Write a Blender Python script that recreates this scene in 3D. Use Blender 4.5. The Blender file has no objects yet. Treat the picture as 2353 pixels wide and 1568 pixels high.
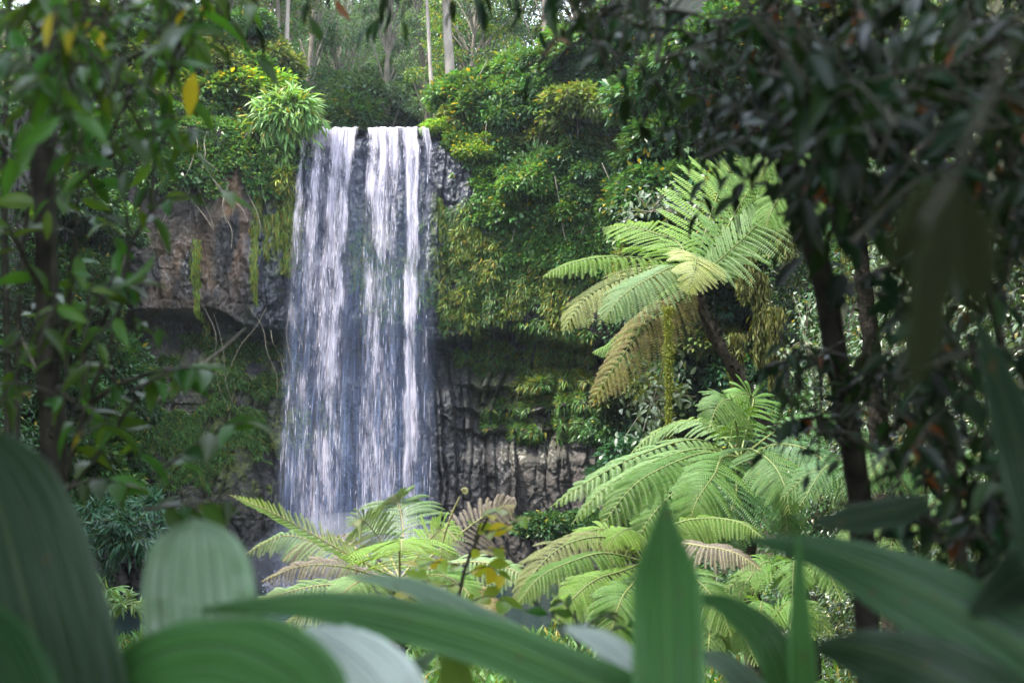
import bpy, math
import numpy as np
from mathutils import Vector

S = bpy.context.scene
COL = S.collection
rng = np.random.default_rng(7)

# ------------------------------------------------------------------ camera
CAM_Z = 4.0
PITCH = math.radians(5.47)
F_PX = 50.0 / 36.0 * 2352.0
cam_d = bpy.data.cameras.new('camera')
cam_d.lens = 50.0; cam_d.sensor_width = 36.0
cam_d.clip_start = 0.05; cam_d.clip_end = 2000.0
cam_d.dof.use_dof = True
cam_d.dof.focus_distance = 24.0
cam_d.dof.aperture_fstop = 3.4
cam = bpy.data.objects.new('camera', cam_d); COL.objects.link(cam)
cam.location = (0, 0, CAM_Z); cam.rotation_euler = (math.pi / 2 + PITCH, 0, 0)
S.camera = cam

# ------------------------------------------------------------------ sky and sun
SUN_EL = 60.0; SUN_AZ = -118.0         # azimuth from +Y towards +X, degrees (hazy high sun, left of and a little behind the viewer)
world = bpy.data.worlds.new('World'); S.world = world; world.use_nodes = True
nt = world.node_tree; nt.nodes.clear()
sky = nt.nodes.new('ShaderNodeTexSky'); sky.sky_type = 'NISHITA'; sky.sun_disc = False
sky.sun_elevation = math.radians(SUN_EL); sky.sun_rotation = math.radians(SUN_AZ)
sky.air_density = 1.0; sky.dust_density = 2.0; sky.ozone_density = 1.0
tcn = nt.nodes.new('ShaderNodeTexCoord'); nzn = nt.nodes.new('ShaderNodeTexNoise')
nzn.inputs['Scale'].default_value = 3.0; nzn.inputs['Detail'].default_value = 6.0
rmp = nt.nodes.new('ShaderNodeValToRGB'); rmp.color_ramp.elements[0].position = 0.30; rmp.color_ramp.elements[1].position = 0.55
mxs = nt.nodes.new('ShaderNodeMix'); mxs.data_type = 'RGBA'
mxs.inputs[7].default_value = (10.0, 11.2, 13.0, 1)      # bright thin cloud
bgn = nt.nodes.new('ShaderNodeBackground'); bgn.inputs['Strength'].default_value = 0.14
won = nt.nodes.new('ShaderNodeOutputWorld')
nt.links.new(tcn.outputs['Generated'], nzn.inputs['Vector']); nt.links.new(nzn.outputs['Fac'], rmp.inputs['Fac'])
nt.links.new(rmp.outputs['Color'], mxs.inputs[0]); nt.links.new(sky.outputs['Color'], mxs.inputs[6])
nt.links.new(mxs.outputs[2], bgn.inputs['Color']); nt.links.new(bgn.outputs[0], won.inputs['Surface'])
sun_d = bpy.data.lights.new('sun', 'SUN'); sun_d.energy = 3.3; sun_d.angle = math.radians(4.0); sun_d.color = (1.0, 0.95, 0.84)
sun = bpy.data.objects.new('sun', sun_d); COL.objects.link(sun)
_e, _a = math.radians(SUN_EL), math.radians(SUN_AZ)
sun_dir = Vector((math.sin(_a) * math.cos(_e), math.cos(_a) * math.cos(_e), math.sin(_e)))
sun.rotation_euler = sun_dir.to_track_quat('Z', 'Y').to_euler()
S.view_settings.view_transform = 'Standard'; S.view_settings.look = 'None'
S.view_settings.exposure = 1.75; S.view_settings.gamma = 1.0
S.render.engine = 'CYCLES'
S.cycles.max_bounces = 6; S.cycles.transparent_max_bounces = 24
S.cycles.diffuse_bounces = 3; S.cycles.glossy_bounces = 2; S.cycles.transmission_bounces = 3
S.cycles.sample_clamp_indirect = 4.0
S.cycles.use_denoising = True

# ------------------------------------------------------------------ helpers
sp, cp = math.sin(PITCH), math.cos(PITCH)
def at(u, v, Y):
    cx = (u - 1176.0) / F_PX; cy = (784.0 - v) / F_PX
    d = np.array([cx, cp - sp * cy, sp + cp * cy])
    return np.array([0, 0, CAM_Z]) + d * (Y / d[1])
def px(n, Y): return n * Y / F_PX            # size in metres of n photo pixels at depth Y
def uv_of(P):
    P = np.asarray(P, float); q = P - np.array([0, 0, CAM_Z])
    f = q[..., 1] * cp + q[..., 2] * sp; up = -q[..., 1] * sp + q[..., 2] * cp
    return 1176 + F_PX * q[..., 0] / f, 784 - F_PX * up / f
def unit(a):
    a = np.asarray(a, float); n = np.linalg.norm(a, axis=-1, keepdims=True)
    return a / np.maximum(n, 1e-9)
def hsh(ix, iy, seed):
    h = (ix.astype(np.int64) * 374761393 + iy.astype(np.int64) * 668265263 + seed * 1442695041) & 0xffffffff
    h = ((h ^ (h >> 13)) * 1274126177) & 0xffffffff
    return ((h ^ (h >> 16)) & 0xffffff) / float(0xffffff)
def vn(x, y, seed=0):
    x = np.asarray(x, float); y = np.asarray(y, float); x, y = np.broadcast_arrays(x, y)
    ix = np.floor(x).astype(np.int64); iy = np.floor(y).astype(np.int64); fx = x - ix; fy = y - iy
    fx = fx * fx * (3 - 2 * fx); fy = fy * fy * (3 - 2 * fy)
    a = hsh(ix, iy, seed); b = hsh(ix + 1, iy, seed); c = hsh(ix, iy + 1, seed); d = hsh(ix + 1, iy + 1, seed)
    return (a * (1 - fx) + b * fx) * (1 - fy) + (c * (1 - fx) + d * fx) * fy
def fbm(x, y, seed=0, o=4):
    s = 0; a = 0.5
    for k in range(o):
        s = s + a * vn(x * 2 ** k, y * 2 ** k, seed + k * 17); a *= 0.5
    return s / (1 - 0.5 ** o)
def sst(a, b, x): t = np.clip((x - a) / (b - a), 0, 1); return t * t * (3 - 2 * t)
def inpoly(u, v, poly):
    r = np.zeros(np.shape(u), bool); n = len(poly); j = n - 1
    for i in range(n):
        xi, yi = poly[i]; xj, yj = poly[j]
        r ^= ((yi > v) != (yj > v)) & (u < (xj - xi) * (v - yi) / (yj - yi + 1e-9) + xi); j = i
    return r
def polyline(pts, n):                        # Catmull-Rom through 3-D points, n samples
    P = np.asarray(pts, float)
    if len(P) == 2: t = np.linspace(0, 1, n)[:, None]; return P[0] * (1 - t) + P[1] * t
    Q = np.vstack([2 * P[0] - P[1], P, 2 * P[-1] - P[-2]]); out = []
    for t in np.linspace(0, len(P) - 1 - 1e-6, n):
        i = int(t); f = t - i; a, b, c, d = Q[i], Q[i + 1], Q[i + 2], Q[i + 3]
        out.append(0.5 * ((2 * b) + (c - a) * f + (2 * a - 5 * b + 4 * c - d) * f * f + (3 * b - a - 3 * c + d) * f ** 3))
    return np.array(out)

class Geo:                                   # collects vertices and quads (triangles as degenerate lists apart)
    def __init__(s): s.v = []; s.f = []; s.m = []; s.n = 0
    def add(s, v, f, mi=0):
        v = np.asarray(v, float).reshape(-1, 3); f = np.asarray(f, np.int64)
        s.v.append(v); s.f.append(f + s.n); s.m.append(np.full(len(f), mi)); s.n += len(v)
    def mesh(s, name, mats, smooth=True):
        me = bpy.data.meshes.new(name); V = np.vstack(s.v)
        me.vertices.add(len(V)); me.vertices.foreach_set('co', V.astype(np.float32).ravel())
        tot = [np.full(len(f), f.shape[1]) for f in s.f]; tot = np.concatenate(tot)
        loops = np.concatenate([f.ravel() for f in s.f])
        me.loops.add(len(loops)); me.loops.foreach_set('vertex_index', loops.astype(np.int32))
        st = np.concatenate([[0], np.cumsum(tot)[:-1]])
        me.polygons.add(len(tot)); me.polygons.foreach_set('loop_start', st.astype(np.int32))
        me.polygons.foreach_set('loop_total', tot.astype(np.int32))
        me.polygons.foreach_set('material_index', np.concatenate(s.m).astype(np.int32))
        me.polygons.foreach_set('use_smooth', np.full(len(tot), smooth))
        for m in (mats if isinstance(mats, (list, tuple)) else [mats]): me.materials.append(m)
        me.update(calc_edges=True); me.validate(); return me
    def obj(s, name, mats, parent=None, smooth=True):
        o = bpy.data.objects.new(name, s.mesh(name, mats, smooth)); COL.objects.link(o)
        if parent is not None:
            o.parent = parent
            L = np.array(parent.location)
            if abs(L).sum() > 0:             # geometry is given in world space: shift to the thing's own origin
                n = len(o.data.vertices); c = np.empty(n * 3, np.float32); o.data.vertices.foreach_get('co', c)
                c = c.reshape(-1, 3) - L; o.data.vertices.foreach_set('co', c.astype(np.float32).ravel()); o.data.update()
        return o
def tag(o, label=None, cat=None, group=None, kind=None):
    if label: o['label'] = label
    if cat: o['category'] = cat
    if group: o['group'] = group
    if kind: o['kind'] = kind
    return o
def thing(name, label, cat, loc=(0, 0, 0), group=None):
    o = bpy.data.objects.new(name, None); COL.objects.link(o); o.location = tuple(float(c) for c in loc)
    o.empty_display_size = 0.3
    return tag(o, label, cat, group)

def tube(g, pts, r0, r1, n=10, sides=7, mi=0, rough=0.0, taper=1.0):
    P = polyline(pts, n); T = unit(np.gradient(P, axis=0))
    ref = np.array([0.31, 0.2, 0.93]) if abs(T[0][2]) < 0.8 else np.array([1.0, 0.2, 0.1])
    A = unit(np.cross(T, ref)); B = np.cross(T, A); th = np.linspace(0, 2 * np.pi, sides, endpoint=False)
    t = np.linspace(0, 1, n) ** taper; R = (r0 * (1 - t) + r1 * t)[:, None]
    if rough: R = R * (1 + rough * (rng.random((n, sides)) - 0.5))
    V = P[:, None, :] + (np.cos(th)[None, :] * R)[..., None] * A[:, None, :] + (np.sin(th)[None, :] * R)[..., None] * B[:, None, :]
    i = np.arange(n - 1)[:, None] * sides; j = np.arange(sides)[None, :]; k = (j + 1) % sides
    F = np.stack([i + j, i + k, i + sides + k, i + sides + j], -1).reshape(-1, 4)
    g.add(V.reshape(-1, 3), F, mi)

# leaf templates: x across, y along (0..1), z up
def tmpl_quad(w=0.45, fold=0.12, dr=0.1):
    return np.array([[0, 0, 0], [w / 2, 0.45, fold], [0, 1, -dr], [-w / 2, 0.45, fold]]), np.array([[0, 1, 2, 3]])
def tmpl_leaf(w=0.42, fold=0.08, droop=0.18, ns=5, peak=0.42):
    y = np.linspace(0, 1, ns + 1); pw = np.where(y < peak, np.sin(np.pi / 2 * y / peak) ** 0.8, np.cos(np.pi / 2 * (y - peak) / (1 - peak)) ** 1.15) * w / 2
    pw[0] = 0.012; pw[-1] = 0.002
    z = -droop * y ** 2; V = []
    for a in range(ns + 1): V += [[-pw[a], y[a], z[a] + fold * pw[a] / w * 2], [0, y[a], z[a]], [pw[a], y[a], z[a] + fold * pw[a] / w * 2]]
    F = []
    for a in range(ns):
        b = a * 3; F += [[b, b + 1, b + 4, b + 3], [b + 1, b + 2, b + 5, b + 4]]
    return np.array(V), np.array(F)
def place(g, tm, pos, d, nrm, size, mi=0, wid=None):
    V, F = tm; d = unit(d); nrm = nrm - (nrm * d).sum(-1, keepdims=True) * d; nrm = unit(nrm); x = np.cross(d, nrm)
    size = np.broadcast_to(np.asarray(size, float), (len(pos),))[:, None, None]
    wid = 1.0 if wid is None else np.asarray(wid)[:, None, None]
    W = pos[:, None, :] + size * (V[None, :, 0:1] * wid * x[:, None, :] + V[None, :, 1:2] * d[:, None, :] + V[None, :, 2:3] * nrm[:, None, :])
    k = len(V); Fa = (F[None] + (np.arange(len(pos)) * k)[:, None, None]).reshape(-1, F.shape[1])
    g.add(W.reshape(-1, 3), Fa, mi)
def rdir(n): return unit(rng.normal(size=(n, 3)))

# ------------------------------------------------------------------ materials
def N(nt, t, **kw):
    n = nt.nodes.new(t)
    for k, v in kw.items(): setattr(n, k, v)
    return n
def leaf_mat(name, col, var=0.45, hue=0.035, trans=0.35, rough=0.42, yellow=0.0, spec=0.5, ycol=(0.30, 0.24, 0.02), bcol=None, vein=False, bump=0.0):
    m = bpy.data.materials.new(name); m.use_nodes = True; t = m.node_tree; t.nodes.clear(); L = t.links.new
    geo = N(t, 'ShaderNodeNewGeometry'); oi = N(t, 'ShaderNodeObjectInfo')
    hsv = N(t, 'ShaderNodeHueSaturation'); hsv.inputs['Color'].default_value = (*col, 1)
    v1 = N(t, 'ShaderNodeMapRange'); v1.inputs['To Min'].default_value = 1 - var; v1.inputs['To Max'].default_value = 1 + var * 1.3
    L(geo.outputs['Random Per Island'], v1.inputs['Value'])
    v2 = N(t, 'ShaderNodeMapRange'); v2.inputs['To Min'].default_value = 0.75; v2.inputs['To Max'].default_value = 1.3
    L(oi.outputs['Random'], v2.inputs['Value'])
    mu = N(t, 'ShaderNodeMath', operation='MULTIPLY'); L(v1.outputs[0], mu.inputs[0]); L(v2.outputs[0], mu.inputs[1]); L(mu.outputs[0], hsv.inputs['Value'])
    ms = N(t, 'ShaderNodeMath', operation='MULTIPLY'); ms.inputs[1].default_value = 7.31; L(geo.outputs['Random Per Island'], ms.inputs[0])
    fr = N(t, 'ShaderNodeMath', operation='FRACT'); L(ms.outputs[0], fr.inputs[0])
    h1 = N(t, 'ShaderNodeMapRange'); h1.inputs['To Min'].default_value = 0.5 - hue; h1.inputs['To Max'].default_value = 0.5 + hue; L(fr.outputs[0], h1.inputs['Value']); L(h1.outputs[0], hsv.inputs['Hue'])
    c = hsv.outputs['Color']
    if yellow > 0:
        ms2 = N(t, 'ShaderNodeMath', operation='MULTIPLY'); ms2.inputs[1].default_value = 31.7; L(geo.outputs['Random Per Island'], ms2.inputs[0])
        fr2 = N(t, 'ShaderNodeMath', operation='FRACT'); L(ms2.outputs[0], fr2.inputs[0])
        lt = N(t, 'ShaderNodeMath', operation='LESS_THAN'); lt.inputs[1].default_value = yellow; L(fr2.outputs[0], lt.inputs[0])
        mx = N(t, 'ShaderNodeMix', data_type='RGBA'); mx.inputs[7].default_value = (*ycol, 1); L(lt.outputs[0], mx.inputs[0]); L(c, mx.inputs[6]); c = mx.outputs[2]
    if bcol:      # brown or dry patches inside the leaf
        tc = N(t, 'ShaderNodeTexCoord'); nz = N(t, 'ShaderNodeTexNoise'); nz.inputs['Scale'].default_value = 9; nz.inputs['Detail'].default_value = 5
        L(tc.outputs['Object'], nz.inputs['Vector']); rp = N(t, 'ShaderNodeMapRange'); rp.inputs['From Min'].default_value = 0.52; rp.inputs['From Max'].default_value = 0.66
        L(nz.outputs['Fac'], rp.inputs['Value']); mx = N(t, 'ShaderNodeMix', data_type='RGBA'); mx.inputs[7].default_value = (*bcol, 1)
        L(rp.outputs[0], mx.inputs[0]); L(c, mx.inputs[6]); c = mx.outputs[2]
    pb = N(t, 'ShaderNodeBsdfPrincipled'); pb.inputs['Roughness'].default_value = rough; pb.inputs['Specular IOR Level'].default_value = spec
    tr = N(t, 'ShaderNodeBsdfTranslucent'); L(c, pb.inputs['Base Color'])
    tint = N(t, 'ShaderNodeMix', data_type='RGBA', blend_type='MULTIPLY'); tint.inputs[0].default_value = 1; tint.inputs[7].default_value = (1.5, 1.35, 0.5, 1)
    L(c, tint.inputs[6]); L(tint.outputs[2], tr.inputs['Color'])
    ms_ = N(t, 'ShaderNodeMixShader'); ms_.inputs[0].default_value = trans; L(pb.outputs[0], ms_.inputs[1]); L(tr.outputs[0], ms_.inputs[2])
    if bump:
        tc = N(t, 'ShaderNodeTexCoord'); nz = N(t, 'ShaderNodeTexNoise'); nz.inputs['Scale'].default_value = 25; L(tc.outputs['Object'], nz.inputs['Vector'])
        bm = N(t, 'ShaderNodeBump'); bm.inputs['Strength'].default_value = bump; bm.inputs['Distance'].default_value = 0.01; L(nz.outputs['Fac'], bm.inputs['Height']); L(bm.outputs[0], pb.inputs['Normal'])
    out = N(t, 'ShaderNodeOutputMaterial'); L(ms_.outputs[0], out.inputs['Surface']); return m
def noise_mat(name, c1, c2, scale=4, rough=0.85, bump=0.4, dist=0.03, detail=8, c3=None, stretch=(1, 1, 1), spec=0.3):
    m = bpy.data.materials.new(name); m.use_nodes = True; t = m.node_tree; L = t.links.new
    pb = t.nodes['Principled BSDF']; pb.inputs['Roughness'].default_value = rough; pb.inputs['Specular IOR Level'].default_value = spec
    tc = N(t, 'ShaderNodeTexCoord'); mp = N(t, 'ShaderNodeMapping'); mp.inputs['Scale'].default_value = stretch; L(tc.outputs['Object'], mp.inputs[0])
    nz = N(t, 'ShaderNodeTexNoise'); nz.inputs['Scale'].default_value = scale; nz.inputs['Detail'].default_value = detail; nz.inputs['Roughness'].default_value = 0.6; L(mp.outputs[0], nz.inputs['Vector'])
    cr = N(t, 'ShaderNodeValToRGB'); e = cr.color_ramp.elements; e[0].position = 0.35; e[1].position = 0.65; e[0].color = (*c1, 1); e[1].color = (*c2, 1)
    if c3: x = e.new(0.8); x.color = (*c3, 1)
    L(nz.outputs['Fac'], cr.inputs['Fac']); L(cr.outputs['Color'], pb.inputs['Base Color'])
    bm = N(t, 'ShaderNodeBump'); bm.inputs['Strength'].default_value = bump; bm.inputs['Distance'].default_value = dist; L(nz.outputs['Fac'], bm.inputs['Height']); L(bm.outputs[0], pb.inputs['Normal'])
    return m
M = {}
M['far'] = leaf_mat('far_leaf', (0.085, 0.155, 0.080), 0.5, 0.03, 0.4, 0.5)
M['deep'] = leaf_mat('deep_green_leaf', (0.040, 0.100, 0.032), 0.5, 0.03, 0.3, 0.4, yellow=0.02)
M['mid'] = leaf_mat('mid_green_leaf', (0.066, 0.150, 0.036), 0.5, 0.035, 0.36, 0.42, yellow=0.04)
M['lime'] = leaf_mat('lime_leaf', (0.120, 0.235, 0.040), 0.45, 0.03, 0.45, 0.42, yellow=0.1, ycol=(0.38, 0.34, 0.03))
M['olive'] = leaf_mat('olive_leaf', (0.095, 0.140, 0.036), 0.5, 0.03, 0.35, 0.5, yellow=0.06, ycol=(0.22, 0.16, 0.05))
M['teal'] = leaf_mat('blue_green_leaf', (0.035, 0.105, 0.050), 0.5, 0.03, 0.3, 0.35)
M['ginger'] = leaf_mat('fresh_strap_leaf', (0.160, 0.290, 0.075), 0.4, 0.025, 0.35, 0.38, yellow=0.05)
M['strapfern'] = leaf_mat('yellow_fern_leaf', (0.140, 0.200, 0.026), 0.5, 0.03, 0.4, 0.5, yellow=0.12, ycol=(0.32, 0.24, 0.03))
M['strapgreen'] = leaf_mat('green_fern_leaf', (0.070, 0.155, 0.028), 0.5, 0.03, 0.38, 0.5, yellow=0.05)
M['vine'] = leaf_mat('glossy_vine_leaf', (0.050, 0.092, 0.028), 0.55, 0.03, 0.25, 0.28, yellow=0.04, spec=0.8, ycol=(0.20, 0.17, 0.04))
M['liana'] = leaf_mat('liana_moss', (0.17, 0.20, 0.03), 0.5, 0.03, 0.35, 0.8)
M['dry'] = leaf_mat('dry_leaf', (0.16, 0.12, 0.07), 0.4, 0.02, 0.3, 0.7)
M['moss_hang'] = leaf_mat('hanging_moss', (0.105, 0.115, 0.030), 0.5, 0.03, 0.35, 0.8)
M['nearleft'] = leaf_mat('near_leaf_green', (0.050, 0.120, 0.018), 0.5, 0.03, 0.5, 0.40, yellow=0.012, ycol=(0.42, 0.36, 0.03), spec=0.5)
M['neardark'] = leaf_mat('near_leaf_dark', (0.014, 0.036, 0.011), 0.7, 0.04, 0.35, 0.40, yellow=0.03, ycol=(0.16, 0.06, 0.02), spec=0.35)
M['yellowleaf'] = leaf_mat('yellow_sapling_leaf', (0.25, 0.36, 0.030), 0.3, 0.03, 0.5, 0.4, yellow=0.4, ycol=(0.60, 0.52, 0.03))
M['bark'] = noise_mat('mossy_bark', (0.016, 0.014, 0.010), (0.045, 0.040, 0.028), 14, 0.9, 0.8, 0.01, c3=(0.075, 0.085, 0.05))
M['bark_pale'] = noise_mat('pale_bark', (0.20, 0.165, 0.135), (0.38, 0.33, 0.28), 3, 0.85, 0.5, 0.03, stretch=(1, 1, 0.35))
M['bark_mid'] = noise_mat('forest_bark', (0.10, 0.085, 0.065), (0.26, 0.22, 0.18), 4, 0.9, 0.5, 0.03, stretch=(1, 1, 0.35))
M['fern_trunk'] = noise_mat('tree_fern_trunk', (0.012, 0.010, 0.008), (0.060, 0.048, 0.034), 22, 0.95, 1.0, 0.02)
M['stalk'] = noise_mat('green_stalk', (0.12, 0.17, 0.05), (0.19, 0.22, 0.07), 20, 0.6, 0.2, 0.003)
M['stalk_pale'] = noise_mat('pale_stalk', (0.20, 0.20, 0.09), (0.30, 0.28, 0.13), 20, 0.6, 0.2, 0.003)
M['stem_dark'] = noise_mat('dark_stem', (0.020, 0.020, 0.012), (0.06, 0.055, 0.035), 20, 0.7, 0.3, 0.003)
M['vine_stem'] = noise_mat('bare_vine_stem', (0.16, 0.14, 0.11), (0.34, 0.30, 0.24), 12, 0.85, 0.3, 0.005)
M['soil'] = noise_mat('forest_soil', (0.020, 0.024, 0.012), (0.055, 0.055, 0.030), 1.2, 0.95, 0.8, 0.15, c3=(0.04, 0.07, 0.02))
M['sand'] = noise_mat('bank_soil', (0.025, 0.022, 0.015), (0.09, 0.075, 0.05), 0.9, 0.95, 0.5, 0.05)
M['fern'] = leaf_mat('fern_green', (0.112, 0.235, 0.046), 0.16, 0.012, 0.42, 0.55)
M['fern_lime'] = leaf_mat('fern_lime', (0.180, 0.315, 0.055), 0.16, 0.012, 0.45, 0.55)
M['fern_pale'] = leaf_mat('fern_pale', (0.180, 0.290, 0.120), 0.16, 0.012, 0.38, 0.5, spec=0.5)
M['fern_khaki'] = leaf_mat('fern_khaki', (0.24, 0.27, 0.10), 0.2, 0.02, 0.40, 0.55)
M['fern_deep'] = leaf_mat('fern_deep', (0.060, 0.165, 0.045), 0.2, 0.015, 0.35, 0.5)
M['fern_dead'] = leaf_mat('fern_dead', (0.150, 0.125, 0.105), 0.3, 0.02, 0.2, 0.8)
M['fern_dying'] = leaf_mat('fern_dying', (0.24, 0.20, 0.085), 0.3, 0.03, 0.3, 0.7)
def broad_mat(name, col, rough=0.33, spec=0.6, trans=0.3, stripes=1.0):
    m = bpy.data.materials.new(name); m.use_nodes = True; t = m.node_tree; t.nodes.clear(); L = t.links.new
    uvn = N(t, 'ShaderNodeUVMap'); sx = N(t, 'ShaderNodeSeparateXYZ'); L(uvn.outputs[0], sx.inputs[0])
    tc = N(t, 'ShaderNodeTexCoord'); nz = N(t, 'ShaderNodeTexNoise'); nz.inputs['Scale'].default_value = 6; L(tc.outputs['Object'], nz.inputs['Vector'])
    mu = N(t, 'ShaderNodeMath', operation='MULTIPLY'); mu.inputs[1].default_value = 26; L(sx.outputs[0], mu.inputs[0])
    n1 = N(t, 'ShaderNodeTexNoise', noise_dimensions='1D'); n1.inputs['Scale'].default_value = 1.0; n1.inputs['Detail'].default_value = 5; L(mu.outputs[0], n1.inputs['W'])
    mr = N(t, 'ShaderNodeMapRange'); mr.inputs['From Min'].default_value = 0.3; mr.inputs['From Max'].default_value = 0.7; mr.inputs['To Min'].default_value = 0.72; mr.inputs['To Max'].default_value = 1.35; L(n1.outputs['Fac'], mr.inputs['Value'])
    m2 = N(t, 'ShaderNodeMapRange'); m2.inputs['To Min'].default_value = 0.7; m2.inputs['To Max'].default_value = 1.3; L(nz.outputs['Fac'], m2.inputs['Value'])
    mm = N(t, 'ShaderNodeMath', operation='MULTIPLY'); L(mr.outputs[0], mm.inputs[0]); L(m2.outputs[0], mm.inputs[1])
    hsv = N(t, 'ShaderNodeHueSaturation'); hsv.inputs['Color'].default_value = (*col, 1); L(mm.outputs[0], hsv.inputs['Value'])
    pb = N(t, 'ShaderNodeBsdfPrincipled'); pb.inputs['Roughness'].default_value = rough; pb.inputs['Specular IOR Level'].default_value = spec
    nz9 = N(t, 'ShaderNodeTexNoise'); nz9.inputs['Scale'].default_value = 38; nz9.inputs['Detail'].default_value = 4; L(tc.outputs['Object'], nz9.inputs['Vector'])
    r9 = N(t, 'ShaderNodeMapRange'); r9.inputs['From Min'].default_value = 0.68; r9.inputs['From Max'].default_value = 0.74; L(nz9.outputs['Fac'], r9.inputs['Value'])
    m9 = N(t, 'ShaderNodeMix', data_type='RGBA'); m9.inputs[7].default_value = (0.09, 0.055, 0.02, 1); L(r9.outputs[0], m9.inputs[0]); L(hsv.outputs[0], m9.inputs[6]); sbx = N(t, 'ShaderNodeMath', operation='SUBTRACT'); L(sx.outputs[0], sbx.inputs[0]); sbx.inputs[1].default_value = 0.5
    abx = N(t, 'ShaderNodeMath', operation='ABSOLUTE'); L(sbx.outputs[0], abx.inputs[0]); rbx = N(t, 'ShaderNodeMapRange'); rbx.inputs['From Min'].default_value = 0.020; rbx.inputs['From Max'].default_value = 0.004; rbx.inputs['To Max'].default_value = 0.6; L(abx.outputs[0], rbx.inputs['Value'])
    mbx = N(t, 'ShaderNodeMix', data_type='RGBA'); mbx.inputs[7].default_value = (col[0] * 1.8 + 0.05, col[1] * 1.5 + 0.05, col[2] * 1.5 + 0.02, 1); L(rbx.outputs[0], mbx.inputs[0]); L(m9.outputs[2], mbx.inputs[6]); L(mbx.outputs[2], pb.inputs['Base Color'])
    rr9 = N(t, 'ShaderNodeMapRange'); rr9.inputs['To Min'].default_value = rough - 0.12; rr9.inputs['To Max'].default_value = rough + 0.22; L(nz.outputs['Fac'], rr9.inputs['Value']); L(rr9.outputs[0], pb.inputs['Roughness'])
    bm = N(t, 'ShaderNodeBump'); bm.inputs['Strength'].default_value = 0.35; bm.inputs['Distance'].default_value = 0.004; L(n1.outputs['Fac'], bm.inputs['Height']); L(bm.outputs[0], pb.inputs['Normal'])
    tr = N(t, 'ShaderNodeBsdfTranslucent'); tint = N(t, 'ShaderNodeMix', data_type='RGBA', blend_type='MULTIPLY'); tint.inputs[0].default_value = 1; tint.inputs[7].default_value = (1.3, 1.4, 0.6, 1)
    L(hsv.outputs[0], tint.inputs[6]); L(tint.outputs[2], tr.inputs['Color'])
    ms = N(t, 'ShaderNodeMixShader'); ms.inputs[0].default_value = trans; L(pb.outputs[0], ms.inputs[1]); L(tr.outputs[0], ms.inputs[2])
    out = N(t, 'ShaderNodeOutputMaterial'); L(ms.outputs[0], out.inputs['Surface']); return m
M['broad'] = broad_mat('broad_leaf', (0.052, 0.150, 0.036), 0.38, 0.45)
M['broad_sheen_tint'] = broad_mat('broad_leaf_sheen_tint', (0.20, 0.30, 0.20), 0.30, 0.9, 0.25)  # paleness is reflected sky put into the leaf colour
M['broad_glare_tint'] = broad_mat('broad_leaf_glare_tint', (0.55, 0.62, 0.58), 0.3, 1.0, 0.2)  # white sky sheen put into the leaf colour
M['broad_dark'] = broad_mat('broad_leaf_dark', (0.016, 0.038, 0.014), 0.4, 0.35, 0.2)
M['broad_deep'] = broad_mat('broad_leaf_deep', (0.026, 0.080, 0.024), 0.36, 0.4)
M['broad_yellow'] = broad_mat('broad_leaf_yellowish', (0.16, 0.24, 0.05), 0.4, 0.5, 0.4)
M['broad_olive'] = broad_mat('broad_leaf_olive', (0.028, 0.036, 0.010), 0.5, 0.3, 0.4)

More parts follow.
